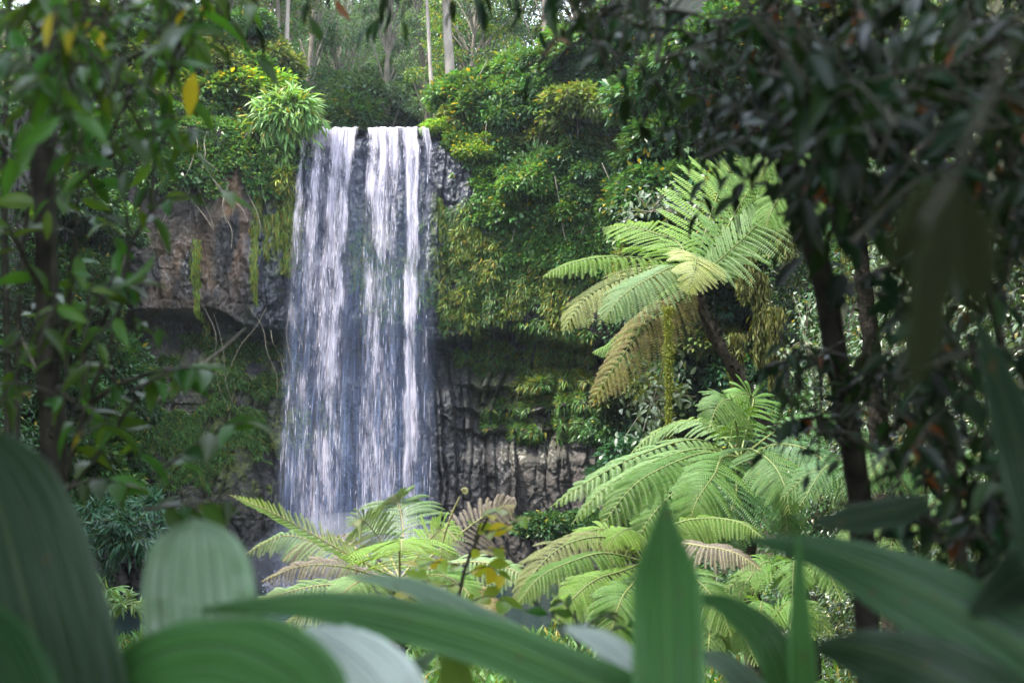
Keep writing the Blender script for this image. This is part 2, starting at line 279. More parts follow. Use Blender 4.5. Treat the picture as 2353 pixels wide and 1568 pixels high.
# ------------------------------------------------------------------ cliff
LIP = 17.4
def cliff_base(x): return np.interp(x, [-18, -14.5, -12, -9, -6, -3, 0, 3, 6, 9], [49.5, 51.5, 52.6, 54.0, 54.7, 54.5, 53.7, 52.6, 51.2, 48.5])
_r = np.random.default_rng(3)
_edges = np.cumsum(0.18 + 0.75 * _r.random(110) ** 2.2) - 19.0
_off = _r.uniform(-1, 1, 111)
def cliff_Y(x, z, cols=True):
    b = cliff_base(x)
    wob = (vn(x * 0.35, z * 0.3, 5) - 0.5) * 1.3 + (vn(x * 1.2, z * 0.8, 6) - 0.5) * 0.25
    xw = x + wob * sst(9.5, 6, z) + wob * 0.5
    idx = np.searchsorted(_edges, xw); idx = np.clip(idx, 1, len(_edges) - 1)
    c = (xw - _edges[idx - 1]) / (_edges[idx] - _edges[idx - 1]) * 2 - 1
    segL = 2.4 + 3.2 * hsh(idx, idx * 0, 9) - 1.4 * sst(-2.6, -1.2, x) * sst(4.5, 6.0, z); seg = np.floor(z / segL + hsh(idx, idx * 0, 4) * 5)
    so = hsh(idx, seg, 12) - 0.5
    fr = z / segL + hsh(idx, idx * 0, 4) * 5 - seg
    joint = np.exp(-(np.minimum(fr, 1 - fr) * segL / 0.035) ** 2) * 0.07
    col = 0.16 * np.abs(c) ** 3.5 + 0.34 * hsh(idx, idx * 0, 33) * np.exp(-((1 - np.abs(c)) / 0.09) ** 2) + 0.12 * c * (hsh(idx, idx * 0, 34) - 0.5) * 2 + _off[idx] * 0.26 + so * 0.34 + joint
    zl = 9.7 + (fbm(x * 0.35, x * 0, 31, 3) - 0.5) * 1.3 - 0.4 * sst(-3, 2, x)
    up = sst(zl - 0.18, zl + 0.12, z)
    rec = sst(zl - 2.2, zl - 0.9, z) * (1 - sst(zl - 0.25, zl + 0.1, z))
    # stepped ledges right of the falls
    st = sst(-2.6, -1.2, x)
    zz = z + (fbm(x * 0.8, z * 0, 41, 3) - 0.5) * 1.0
    ledge = 0
    for zc, dp in ((8.7, 1.0), (7.6, 1.1), (6.7, 1.0), (5.9, 0.8)):
        ledge = ledge + dp * sst(zc - 0.02, zc - 0.16, zz) * sst(zc - 1.3, zc - 0.35, zz) * st
    lower = col * (1 + 1.3 * st * sst(5.0, 6.0, z)) + rec * 1.25 + ledge * 0.9 - 0.035 * (8 - np.minimum(z, 8)) + (fbm(x * 1.5, z * 1.5, 77, 4) - 0.5) * 0.14
    bul = 0.9 * np.sin(np.clip((z - 9.5) / 8.0, 0, 1) * np.pi) * 0.5
    lo = sst(-9.0, -8.0, x); jut = 1.25 - 0.35 * lo
    rg = 1 - np.abs(fbm(x * 0.9, z * 0.28, 51, 5) * 2 - 1)
    rg2 = fbm(x * 2.6, z * 1.0, 61, 4) - 0.5
    upper = -jut - bul + rg * 0.75 * (1 - 0.4 * lo) + rg2 * 0.45 + col * 0.38 - 0.35 * sst(zl + 1.5, zl, z) * (fbm(x * 1.3, z * 1.3, 91, 3) - 0.2)
    Y = b + lower * (1 - up) + upper * up
    zt = LIP - 1.0 * np.clip(x + 2.95, 0, 3.0)
    Y = Y + sst(zt - 0.9, zt + 0.3, z) ** 2 * 1.6 + np.maximum(0, z - zt) * 0.9
    Y = Y + (fbm(x * 5, z * 4, 88, 4) - 0.5) * 0.20 + 0.10 * sst(0.10, 0.0, np.abs(fbm(x * 2.2, z * 1.3, 89, 4) - 0.5))
    return Y
gx = np.arange(-17.5, 13.0, 0.034); gz = np.arange(-0.6, LIP + 0.35, 0.036)
X, Z = np.meshgrid(gx, gz); YC = cliff_Y(X, Z)
g = Geo(); nx = len(gx); nz_ = len(gz)
i = np.arange(nz_ - 1)[:, None] * nx; j = np.arange(nx - 1)[None, :]
F = np.stack([i + j, i + j + 1, i + nx + j + 1, i + nx + j], -1).reshape(-1, 4)
g.add(np.stack([X, YC, Z], -1).reshape(-1, 3), F)
m = bpy.data.materials.new('basalt'); m.use_nodes = True; t = m.node_tree; L = t.links.new; M['basalt'] = m
pb = t.nodes['Principled BSDF']
at_ = N(t, 'ShaderNodeVertexColor', layer_name='marks'); sc = N(t, 'ShaderNodeSeparateColor'); L(at_.outputs['Color'], sc.inputs[0])
tc = N(t, 'ShaderNodeTexCoord'); mp = N(t, 'ShaderNodeMapping'); mp.inputs['Scale'].default_value = (1, 1, 0.4); L(tc.outputs['Object'], mp.inputs[0])
nz1 = N(t, 'ShaderNodeTexNoise'); nz1.inputs['Scale'].default_value = 1.4; nz1.inputs['Detail'].default_value = 10; nz1.inputs['Roughness'].default_value = 0.65; L(mp.outputs[0], nz1.inputs['Vector'])
cr = N(t, 'ShaderNodeValToRGB'); e = cr.color_ramp.elements; e[0].position = 0.32; e[0].color = (0.016, 0.015, 0.015, 1); e[1].position = 0.72; e[1].color = (0.092, 0.076, 0.067, 1)
x_ = e.new(0.5); x_.color = (0.042, 0.035, 0.031, 1)
L(nz1.outputs['Fac'], cr.inputs['Fac'])
def mixc(a, fac, col):
    mx = N(t, 'ShaderNodeMix', data_type='RGBA'); L(a, mx.inputs[6]); L(fac, mx.inputs[0]); mx.inputs[7].default_value = (*col, 1); return mx.outputs[2]
c = mixc(cr.outputs['Color'], at_.outputs['Alpha'], (0.40, 0.22, 0.10))
nz2 = N(t, 'ShaderNodeTexNoise'); nz2.inputs['Scale'].default_value = 7; nz2.inputs['Detail'].default_value = 6; L(tc.outputs['Object'], nz2.inputs['Vector'])
def thr(src, lo, hi, fac):
    r = N(t, 'ShaderNodeMapRange'); r.inputs['From Min'].default_value = lo; r.inputs['From Max'].default_value = hi; L(src, r.inputs['Value'])
    mu = N(t, 'ShaderNodeMath', operation='MULTIPLY'); L(r.outputs[0], mu.inputs[0]); L(fac, mu.inputs[1]); return mu.outputs[0]
c = mixc(c, thr(nz2.outputs['Fac'], 0.52, 0.62, sc.outputs[2]), (0.36, 0.34, 0.31))
c = mixc(c, sc.outputs[1], (0.030, 0.034, 0.048))
nz3 = N(t, 'ShaderNodeTexNoise'); nz3.inputs['Scale'].default_value = 5; nz3.inputs['Detail'].default_value = 8; L(tc.outputs['Object'], nz3.inputs['Vector'])
cg = N(t, 'ShaderNodeValToRGB'); e = cg.color_ramp.elements; e[0].position = 0.35; e[0].color = (0.045, 0.07, 0.012, 1); e[1].position = 0.65; e[1].color = (0.20, 0.25, 0.025, 1); L(nz3.outputs['Fac'], cg.inputs['Fac'])
mx = N(t, 'ShaderNodeMix', data_type='RGBA'); L(c, mx.inputs[6]); L(cg.outputs[0], mx.inputs[7]); L(thr(nz2.outputs['Fac'], 0.35, 0.5, sc.outputs[0]), mx.inputs[0])
L(mx.outputs[2], pb.inputs['Base Color'])
rr = N(t, 'ShaderNodeMapRange'); rr.inputs['To Min'].default_value = 0.8; rr.inputs['To Max'].default_value = 0.28; L(sc.outputs[1], rr.inputs['Value']); L(rr.outputs[0], pb.inputs['Roughness'])
bm = N(t, 'ShaderNodeBump'); bm.inputs['Strength'].default_value = 0.8; bm.inputs['Distance'].default_value = 0.12; L(nz2.outputs['Fac'], bm.inputs['Height']); L(bm.outputs[0], pb.inputs['Normal'])
me = g.mesh('cliff', m)
U, V_ = uv_of(np.stack([X, YC, Z], -1))
nA = fbm(X * 1.6, Z * 0.7, 201, 4); nB = fbm(X * 4, Z * 3, 202, 3)
def blob(cu, cv, ru, rv): return np.exp(-(((U - cu) / ru) ** 2 + ((V_ - cv) / rv) ** 2))
moss = np.zeros_like(U)
strip = sst(0.52, 0.62, vn(X * 3.1, Z * 0.15, 203))
moss += blob(650, 530, 28, 90) * 1.3 + strip * blob(610, 560, 60, 110) * 1.3
moss += blob(1130, 640, 130, 110) * 1.0 + strip * blob(1050, 520, 60, 90) * 0.9
moss += blob(860, 640, 60, 130) * 0.8 + blob(700, 980, 60, 60) * 0.9
moss += blob(1230, 860, 130, 120) * 0.6 + blob(500, 1040, 120, 90) * 0.6 + blob(560, 840, 120, 60) * 0.6 + blob(610, 1080, 25, 60)
moss = np.clip(moss * sst(0.38, 0.55, nA * 0.6 + nB * 0.4) * 1.4, 0, 1)
wet = sst(0.30, 0.0, np.abs((U - 1000) / 400)) * 0 + np.clip(blob(850, 350, 190, 150) * 1.2 + blob(1050, 470, 75, 150) * 0.9 + blob(610, 600, 70, 200) * 0.75 + blob(850, 800, 200, 600) * 0.55, 0, 1)
wet = np.clip(wet + 0.9 * blob(850, 600, 170, 700) + 0.5 * blob(1100, 790, 220, 40) + 0.5 * blob(520, 770, 200, 30), 0, 0.92)
lich = np.clip(blob(1180, 1060, 110, 100) * 0.75 + blob(1100, 850, 60, 60) * 0.7 + blob(430, 590, 120, 110) * 0.55 + blob(420, 900, 70, 80) * 0.8 + blob(600, 1150, 40, 60) * 0.5, 0, 1) * sst(0.48, 0.62, fbm(X * 2.2, Z * 0.8, 207, 3))
och = np.clip(blob(545, 500, 36, 120) * 1.0 + blob(440, 620, 130, 90) * 0.40, 0, 1) * sst(0.35, 0.6, nA) * 0.8
ca = me.color_attributes.new('marks', 'FLOAT_COLOR', 'POINT')
ca.data.foreach_set('color', np.stack([moss, wet, lich, och], -1).astype(np.float32).ravel())
cliff = bpy.data.objects.new('cliff', me); COL.objects.link(cliff); tag(cliff, 'dark basalt cliff with columns around the waterfall', kind='structure')

def cliff_at(x, z):
    e = 0.08; y = cliff_Y(x, z); dx = (cliff_Y(x + e, z) - cliff_Y(x - e, z)) / (2 * e); dz = (cliff_Y(x, z + e) - cliff_Y(x, z - e)) / (2 * e)
    dx = np.clip(dx, -1.5, 1.5); dz = np.clip(dz, -1.5, 1.5)
    return np.stack([x, y, z], -1), unit(np.stack([dx, -np.ones_like(x), dz], -1))

# ------------------------------------------------------------------ ground, hillsides, plateau
def grid_obj(name, P, mat):
    a, b = P.shape[:2]; g = Geo(); i = np.arange(a - 1)[:, None] * b; j = np.arange(b - 1)[None, :]
    g.add(P.reshape(-1, 3), np.stack([i + j, i + j + 1, i + b + j + 1, i + b + j], -1).reshape(-1, 4)); return g.obj(name, mat)
def wall_path(pts):
    P = np.array([(a, b, 0) for a, b in pts], float); return P
RW = wall_path([(6.5, 52.5), (6.9, 46), (6.8, 38), (6.2, 30), (5.4, 22), (4.8, 15), (4.4, 9), (4.6, 3), (5.5, -6)])
LW = wall_path([(-15.5, 53), (-14.2, 46), (-12.8, 38), (-10.8, 28), (-8.6, 20), (-6.6, 12), (-5.6, 5), (-6, -6)])
def wall_surf(W, s, z, side, lean, seed):
    s = np.asarray(s, float); z = np.asarray(z, float); n = len(W) - 1
    t = np.clip(s * n, 0, n - 1e-6); i = t.astype(int); f = t - i; f2 = f
    x = W[i, 0] * (1 - f2) + W[i + 1, 0] * f2; y = W[i, 1] * (1 - f2) + W[i + 1, 1] * f2
    off = lean * np.maximum(z - 3, 0) + (fbm(s * 18, z * 0.25, seed, 4) - 0.5) * 3.0 - 0.8 * sst(3, -0.5, z) + 0.5
    return np.stack([x + side * off, y, z], -1)
ss, zz = np.meshgrid(np.linspace(0, 1, 150), np.linspace(0, 1, 90)); zz0 = zz; zz = -1.5 + zz0 * 31.5
hr = grid_obj('hillside', wall_surf(RW, ss, zz, 1, 0.28, 11), M['soil']); tag(hr, kind='structure')
hl = grid_obj('hillside', wall_surf(LW, ss, -1.5 + zz0 * (31.5 - 22 * ss), -1, 0.28, 12), M['soil']); tag(hl, kind='structure')
def plat(x, y):
    h = LIP - 0.35 + 0 * x
    h = h + np.maximum(0, (-9.0 - x)) * 0.55 * sst(53, 60, y) + np.maximum(0, x + 2.2) * 0.75
    h = np.minimum(h, 27) + (fbm(x * 0.25, y * 0.25, 71, 3) - 0.5) * 1.6 * sst(0.3, 2, np.maximum(-8.8 - x, x + 2.4))
    h = h + 0.04 * np.maximum(y - 60, 0)
    # right bank falls away towards the viewer
    return h
xx, yy = np.meshgrid(np.linspace(-60, 60, 160), np.linspace(0, 1, 70))
y0 = cliff_base(np.clip(xx, -18, 9)) - 0.2; YY = y0 + yy ** 1.6 * 100
pl = grid_obj('plateau', np.stack([xx, YY, plat(xx, YY)], -1), M['soil']); tag(pl, kind='structure')
xx, yy = np.meshgrid(np.linspace(-70, 70, 200), np.linspace(-60, 60, 240))
def ground_z(x, y):
    z = np.interp(y, [-60, -2, 3, 12, 22, 30, 35, 38, 60], [4.0, 2.5, 2.3, 1.3, 0.42, 0.10, 0.02, -0.8, -1.5])
    return z + (fbm(x * 0.4, y * 0.4, 19, 4) - 0.5) * 0.5 * sst(40, 20, y) + 0.1 * np.maximum(np.abs(x) - 5, 0) * sst(35, 10, y)
gr = grid_obj('ground', np.stack([xx, yy, ground_z(xx, yy)], -1), M['sand']); tag(gr, kind='structure')

# pool water
m = bpy.data.materials.new('pool_water'); m.use_nodes = True; t = m.node_tree; L = t.links.new; pb = t.nodes['Principled BSDF']; M['pool'] = m
pb.inputs['Base Color'].default_value = (0.016, 0.040, 0.038, 1); pb.inputs['Roughness'].default_value = 0.08; pb.inputs['Specular IOR Level'].default_value = 0.5
tc = N(t, 'ShaderNodeTexCoord'); mp = N(t, 'ShaderNodeMapping'); mp.inputs['Scale'].default_value = (1, 0.6, 1); L(tc.outputs['Object'], mp.inputs[0])
nz1 = N(t, 'ShaderNodeTexNoise'); nz1.inputs['Scale'].default_value = 3.5; nz1.inputs['Detail'].default_value = 5; L(mp.outputs[0], nz1.inputs['Vector'])
bm = N(t, 'ShaderNodeBump'); bm.inputs['Strength'].default_value = 0.35; bm.inputs['Distance'].default_value = 0.12; L(nz1.outputs['Fac'], bm.inputs['Height']); L(bm.outputs[0], pb.inputs['Normal'])
xx, yy = np.meshgrid(np.linspace(-25, 12, 8), np.linspace(20, 56, 8))
pw = grid_obj('pool_water', np.stack([xx, yy, 0 * xx], -1), m); tag(pw, kind='structure')
xx, yy = np.meshgrid(np.linspace(-8.6, -2.3, 30), np.linspace(54.3, 90, 60))
rv = grid_obj('river_water', np.stack([xx, yy, LIP + 0.02 + 0.03 * (yy - 54) + (fbm(xx * 2, yy, 5, 3) - 0.5) * 0.15], -1), m); tag(rv, kind='structure')

# ------------------------------------------------------------------ waterfall
def water_mat(name, attr=True, dens=1.0, col=(0.90, 0.84, 0.95), vs=(95, 15)):
    m = bpy.data.materials.new(name); m.use_nodes = True; t = m.node_tree; t.nodes.clear(); L = t.links.new
    df = N(t, 'ShaderNodeBsdfPrincipled'); df.inputs['Base Color'].default_value = (*col, 1); df.inputs['Roughness'].default_value = 0.35
    tl = N(t, 'ShaderNodeBsdfTranslucent'); tl.inputs['Color'].default_value = (*col, 1)
    mw = N(t, 'ShaderNodeMixShader'); mw.inputs[0].default_value = 0.45; L(df.outputs[0], mw.inputs[1]); L(tl.outputs[0], mw.inputs[2])
    out = N(t, 'ShaderNodeOutputMaterial')
    if not attr: L(mw.outputs[0], out.inputs['Surface']); return m
    tp = N(t, 'ShaderNodeBsdfTransparent'); ms = N(t, 'ShaderNodeMixShader')
    va = N(t, 'ShaderNodeVertexColor', layer_name='dens'); sc = N(t, 'ShaderNodeSeparateColor'); L(va.outputs['Color'], sc.inputs[0])
    uvn = N(t, 'ShaderNodeUVMap'); mp = N(t, 'ShaderNodeMapping'); mp.inputs['Scale'].default_value = (vs[0], vs[1], 1); L(uvn.outputs[0], mp.inputs[0])
    n1 = N(t, 'ShaderNodeTexNoise'); n1.inputs['Scale'].default_value = 1; n1.inputs['Detail'].default_value = 6; n1.inputs['Roughness'].default_value = 0.65; n1.inputs['Distortion'].default_value = 0.3; L(mp.outputs[0], n1.inputs['Vector'])
    mp2 = N(t, 'ShaderNodeMapping'); mp2.inputs['Scale'].default_value = (240, 34, 1); L(uvn.outputs[0], mp2.inputs[0])
    n2 = N(t, 'ShaderNodeTexNoise'); n2.inputs['Scale'].default_value = 1; n2.inputs['Detail'].default_value = 3; L(mp2.outputs[0], n2.inputs['Vector'])
    ad = N(t, 'ShaderNodeMath', operation='MULTIPLY_ADD'); L(n2.outputs['Fac'], ad.inputs[0]); ad.inputs[1].default_value = 0.5; L(n1.outputs['Fac'], ad.inputs[2])
    # threshold falls as density grows
    th = N(t, 'ShaderNodeMapRange'); th.inputs['To Min'].default_value = 1.12; th.inputs['To Max'].default_value = 0.46; L(sc.outputs[0], th.inputs['Value'])
    su = N(t, 'ShaderNodeMath', operation='SUBTRACT'); L(ad.outputs[0], su.inputs[0]); L(th.outputs[0], su.inputs[1])
    mr = N(t, 'ShaderNodeMapRange'); mr.inputs['From Min'].default_value = -0.06; mr.inputs['From Max'].default_value = 0.50; mr.inputs['To Max'].default_value = dens; L(su.outputs[0], mr.inputs['Value'])
    vmr = N(t, 'ShaderNodeMapRange'); vmr.inputs['From Min'].default_value = 0.36; vmr.inputs['From Max'].default_value = 0.64; vmr.inputs['To Min'].default_value = 0.12; vmr.inputs['To Max'].default_value = 1.15; L(n1.outputs['Fac'], vmr.inputs['Value'])
    ba = N(t, 'ShaderNodeMath', operation='MULTIPLY'); L(sc.outputs[1], ba.inputs[0]); L(vmr.outputs[0], ba.inputs[1])   # thin veil of spray, with skylight blue in its colour
    mxm = N(t, 'ShaderNodeMath', operation='MAXIMUM'); L(mr.outputs[0], mxm.inputs[0]); L(ba.outputs[0], mxm.inputs[1])
    L(mxm.outputs[0], ms.inputs[0]); L(tp.outputs[0], ms.inputs[1]); L(mw.outputs[0], ms.inputs[2]); L(ms.outputs[0], out.inputs['Surface']); return m
def fall_x(a, z):                      # a 0..1 across, z height -> x
    h = LIP - z
    xl = at(697, 300, 54)[0] + np.interp(h, [0, 2, 8, 17.4], [-0.05, -0.2, -0.48, -0.74]); xr = np.interp(h, [0, 1, 8, 17.4], [at(1000, 300, 54)[0]] + [at(1010, 300, 54)[0], at(1014, 300, 54)[0], at(1026, 300, 54)[0]])
    return xl + (xr - xl) * a
def fall_y(a, z, k=0.0):
    h = np.maximum(LIP - z, 0); x = fall_x(a, z)
    return cliff_Y(fall_x(a, z * 0 + LIP - 0.2), z * 0 + 16.6) - 0.22 - (0.35 + k) * np.sqrt(h) - k * 0.5
STR = [(0.16, 0.055, 0.75), (0.27, 0.05, 0.85), (0.36, 0.045, 1.0), (0.545, 0.05, 0.8), (0.625, 0.045, 0.9), (0.705, 0.04, 0.65), (0.80, 0.026, 1.5), (0.845, 0.020, 0.8), (0.93, 0.03, 0.6), (0.06, 0.035, 0.7)]
def fall_dens(a, z):
    h = LIP - z; d = 0
    w = a + (vn(a * 9, z * 0.35, 301) - 0.5) * 0.045 + (vn(a * 30, z * 1.2, 307) - 0.5) * 0.02
    for c, s, k in STR: d = d + k * np.exp(-((w - c) / (s * (0.85 + 0.02 * h))) ** 2)
    lump = fbm(a * 13, z * 0.75 + a * 5, 302, 4); lump2 = fbm(a * 40, z * 2.2, 303, 3)
    d = (d ** 1.2) * (0.76 - 0.018 * h) * (0.25 + 1.4 * lump) + 0.42 * np.exp(-h / 1.0) + 0.20 * lump2 + 0.30 * (lump - 0.5) + 0.07
    gap = np.exp(-((a - 0.455) / 0.04) ** 2); d = d * (1 - 0.6 * gap * sst(16, 6, h))
    edge = sst(0, 0.07, a) * sst(1, 0.93, a)
    return np.clip(d, 0, 1.0) * edge
wf = thing('waterfall', 'tall white waterfall dropping over the basalt cliff into the pool', 'waterfall', (-5.4, 53.0, 0))
for lay in range(3):
    A, ZZ = np.meshgrid(np.linspace(0, 1, 240), np.linspace(0.0, LIP + 0.12, 420))
    k = 0.0 + 0.13 * lay; yv = fall_y(A, ZZ, k) + (fbm(A * 14, ZZ * 0.5, 310 + lay, 4) - 0.5) * 0.5 * sst(LIP, LIP - 1.5, ZZ)
    top = sst(LIP - 0.05, LIP + 0.12, ZZ); yv = yv + top * 0.6
    P = np.stack([fall_x(A, ZZ), yv, ZZ], -1); g = Geo(); a_, b_ = A.shape; i = np.arange(a_ - 1)[:, None] * b_; j = np.arange(b_ - 1)[None, :]
    Fq = np.stack([i + j, i + j + 1, i + b_ + j + 1, i + b_ + j], -1).reshape(-1, 4); g.add(P.reshape(-1, 3), Fq)
    if lay == 0: M['water'] = water_mat('falling_water', dens=0.70); M['veil'] = water_mat('water_veil_skyblue', dens=0.25, col=(0.36, 0.50, 0.85), vs=(120, 7))  # veil colour holds the blue skylight falling on white spray
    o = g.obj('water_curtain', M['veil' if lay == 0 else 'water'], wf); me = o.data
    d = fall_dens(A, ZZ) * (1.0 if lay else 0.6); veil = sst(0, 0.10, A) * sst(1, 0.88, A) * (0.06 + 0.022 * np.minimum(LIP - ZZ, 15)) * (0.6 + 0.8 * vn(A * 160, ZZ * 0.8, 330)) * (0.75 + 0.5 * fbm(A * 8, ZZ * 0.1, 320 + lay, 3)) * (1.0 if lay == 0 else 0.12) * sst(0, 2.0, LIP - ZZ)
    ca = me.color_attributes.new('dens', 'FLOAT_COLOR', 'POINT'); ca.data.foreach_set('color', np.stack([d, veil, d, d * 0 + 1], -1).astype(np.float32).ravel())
    uvl = me.uv_layers.new(name='UVMap'); idx = Fq.ravel(); uvs = np.stack([A.ravel() + 0.37 * lay, (ZZ / LIP).ravel() + 0.2 * lay], -1)[idx]; uvl.data.foreach_set('uv', uvs.astype(np.float32).ravel())
# strands of falling water
M['strand'] = water_mat('water_strand', False)
n = 1400; a = rng.random(n * 4); z = LIP - rng.random(n * 4) ** 0.9 * LIP
keep = rng.random(n * 4) < fall_dens(a, z) ** 2.2 * 1.2; a = a[keep][:n]; z = z[keep][:n]; n = len(a)
ln = rng.uniform(0.12, 0.75, n) * (0.5 + 0.05 * (LIP - z)); wd = rng.uniform(0.004, 0.013, n)
z = np.maximum(z, ln + 0.05)
g = Geo(); P0 = np.stack([fall_x(a, z), fall_y(a, z, 0.1) - rng.uniform(0.0, 0.5, n), z], -1); dn = np.stack([rng.normal(0, 0.02, n), -0.02 + 0 * a, -1 + 0 * a], -1)
tmv = np.array([[0, 0, 0], [1, 0.6, 0.0], [0, 1, 0], [-1, 0.6, 0], [0, 0.6, 1.0]]); tmf3 = np.array([[0, 1, 4], [1, 2, 4], [2, 3, 4], [3, 0, 4]])
sx = wd[:, None]; vv = P0[:, None, :] + tmv[None, :, 1:2] * ln[:, None, None] * dn[:, None, :] + tmv[None, :, 0:1] * sx[:, :, None] * np.array([1, 0, 0]) + tmv[None, :, 2:3] * sx[:, :, None] * np.array([0, -1, 0])
g.add(vv.reshape(-1, 3), (tmf3[None] + (np.arange(n) * 5)[:, None, None]).reshape(-1, 3)); so = g.obj('falling_strands', M['strand'], wf); so['kind'] = 'stuff'
# foam at the foot
g = Geo(); n = 2600; aa = rng.random(n); P = np.stack([fall_x(aa, aa * 0), 51.6 + rng.normal(0, 0.7, n), np.abs(rng.normal(0, 0.22, n))], -1)
place(g, tmpl_quad(0.9, 0.05, 0.0), P, rdir(n), rdir(n), rng.uniform(0.03, 0.12, n)); fo = g.obj('foam', M['strand'], wf); fo['kind'] = 'stuff'
g = Geo(); n = 700; P = np.stack([at(807, 280, 60)[0] + rng.normal(0, 0.10, n), 60 + rng.normal(0, 0.3, n), rng.uniform(LIP, LIP + 0.75, n)], -1)
place(g, tmpl_quad(0.5, 0.05, 0.0), P, np.tile([0, 0, -1.0], (n, 1)) + rdir(n) * 0.2, rdir(n), rng.uniform(0.08, 0.25, n)); fo = g.obj('small_cascade', M['strand'])
tag(fo, 'little white cascade above the lip of the big falls', 'cascade', kind='stuff')

m = bpy.data.materials.new('spray'); m.use_nodes = True; t = m.node_tree; t.nodes.clear(); pv = N(t, 'ShaderNodeVolumePrincipled'); pv.inputs['Color'].default_value = (0.85, 0.9, 1, 1); pv.inputs['Density'].default_value = 0.22
out = N(t, 'ShaderNodeOutputMaterial'); t.links.new(pv.outputs[0], out.inputs['Volume'])
g = Geo(); A, B = np.meshgrid(np.linspace(0, 2 * np.pi, 33)[:-1], np.linspace(0.01, np.pi - 0.01, 14)); P = np.stack([np.sin(B) * np.cos(A) * 4.2 - 5.6, np.sin(B) * np.sin(A) * 1.3 + 51.6, np.cos(B) * 2.0 + 0.8], -1)
i = np.arange(13)[:, None] * 32; j = np.arange(32)[None, :]; k = (j + 1) % 32; g.add(P.reshape(-1, 3), np.stack([i + j, i + 32 + j, i + 32 + k, i + k], -1).reshape(-1, 4)); sp_o = g.obj('spray', m, wf)
# ------------------------------------------------------------------ cover plants on the cliff and slopes (nobody could count them)
TQ = tmpl_quad(); TS = tmpl_leaf(0.18, 0.02, 0.35, 3, 0.4); TM = tmpl_leaf(0.42, 0.08, 0.18, 3)
def cover_cliff(name, label, poly, n, mat, size, tm, thrn=0.42, nsc=1.2, seed=0, off=0.05):
    P = np.array(poly, float); u = rng.uniform(P[:, 0].min(), P[:, 0].max(), n * 3); v = rng.uniform(P[:, 1].min(), P[:, 1].max(), n * 3)
    ju = (fbm(u * 0.02, v * 0.02, 777 + seed, 3) - 0.5) * 170; jv = (fbm(u * 0.02 + 40, v * 0.02, 778 + seed, 3) - 0.5) * 170; ok = inpoly(u + ju, v + jv, poly); u, v = u[ok], v[ok]
    x = (u - 1176) / F_PX * 53.5; z = 4 + (1097 - v) / F_PX * 53.5 * 1.0
    ok = (x > -17.3) & (x < 7.8) & (z < LIP) & (z > 0) & (fbm(x * nsc, z * nsc, 400 + seed, 3) > thrn); x, z = x[ok][:n], z[ok][:n]; k = len(x)
    p, nr = cliff_at(x, z); p = p + nr * off
    d = nr * 0.9 + rng.normal(0, 0.45, (k, 3)) + np.array([0, 0, -0.45]); nn = np.array([0, -0.35, 0.9]) + rng.normal(0, 0.35, (k, 3))
    g = Geo(); place(g, tm, p, d, nn, rng.uniform(size * 0.6, size * 1.35, k)); o = g.obj(name, mat); tag(o, label, 'ground cover', kind='stuff'); return o
cover_cliff('hanging_fern_cover', 'yellowish strap ferns matting the cliff right of the falls', [(1005, 480), (1110, 470), (1210, 560), (1345, 640), (1345, 745), (1200, 765), (1010, 745)], 5000, M['strapfern'], 0.24, TS, 0.55, 1.1, 0, 0.12)
cover_cliff('hanging_fern_cover', 'green strap ferns matting the cliff right of the falls', [(1005, 480), (1110, 450), (1210, 520), (1400, 600), (1345, 745), (1200, 765), (1010, 745)], 15000, M['strapgreen'], 0.22, TS, 0.25, 1.0, 10, 0.05)
cover_cliff('ledge_fern_cover', 'ferns in bands on the stepped rock ledges right of the falls', [(1040, 770), (1350, 740), (1370, 1000), (1300, 1010), (1090, 1000), (1140, 880)], 14000, M['strapgreen'], 0.26, TS, 0.40, 1.3, 1)
cover_cliff('ledge_fern_cover', 'yellow green ferns high on the ledges near the right end', [(1180, 770), (1350, 740), (1360, 930), (1200, 930)], 7000, M['strapfern'], 0.27, TS, 0.42, 1.6, 2)
cover_cliff('recess_fern_cover', 'green ferns in the damp recess left of the falls', [(375, 765), (665, 770), (660, 870), (560, 930), (400, 870)], 11000, M['strapgreen'], 0.22, TS, 0.36, 1.2, 3)
cover_cliff('column_fern_cover', 'green ferns over the lower columns left of the falls', [(340, 930), (560, 900), (640, 1010), (630, 1150), (350, 1200)], 14000, M['strapgreen'], 0.22, TS, 0.42, 1.0, 4)
cover_cliff('wet_moss_cover', 'bright moss and small ferns beside and behind the falling water', [(640, 440), (690, 440), (690, 640), (640, 600)], 3000, M['strapfern'], 0.12, TQ, 0.2, 2, 5, 0.02)
cover_cliff('wet_fern_cover', 'small green ferns growing behind the water curtain', [(800, 520), (1000, 500), (1000, 760), (800, 760)], 5000, M['strapgreen'], 0.16, TS, 0.45, 1.3, 6)
cover_cliff('creeper_cover', 'small leaved creeper spilling over the cliff right of the lip', [(1025, 290), (1110, 280), (1500, 330), (1500, 700), (1330, 650), (1200, 570), (1110, 460)], 50000, M['mid'], 0.20, TQ, 0.20, 1.0, 7, 0.3)
cover_cliff('creeper_cover', 'leafy creeper over the far right end of the cliff', [(1380, 600), (1660, 500), (1660, 1190), (1430, 1190), (1390, 900)], 30000, M['deep'], 0.18, TQ, 0.2, 1.0, 9, 0.3)
cover_cliff('creeper_cover', 'small leaved creeper over the cliff top left of the lip', [(200, 250), (700, 250), (640, 420), (560, 430), (520, 430), (300, 440), (215, 480), (215, 900), (150, 900)], 32000, M['mid'], 0.19, TQ, 0.2, 1.0, 8, 0.3)
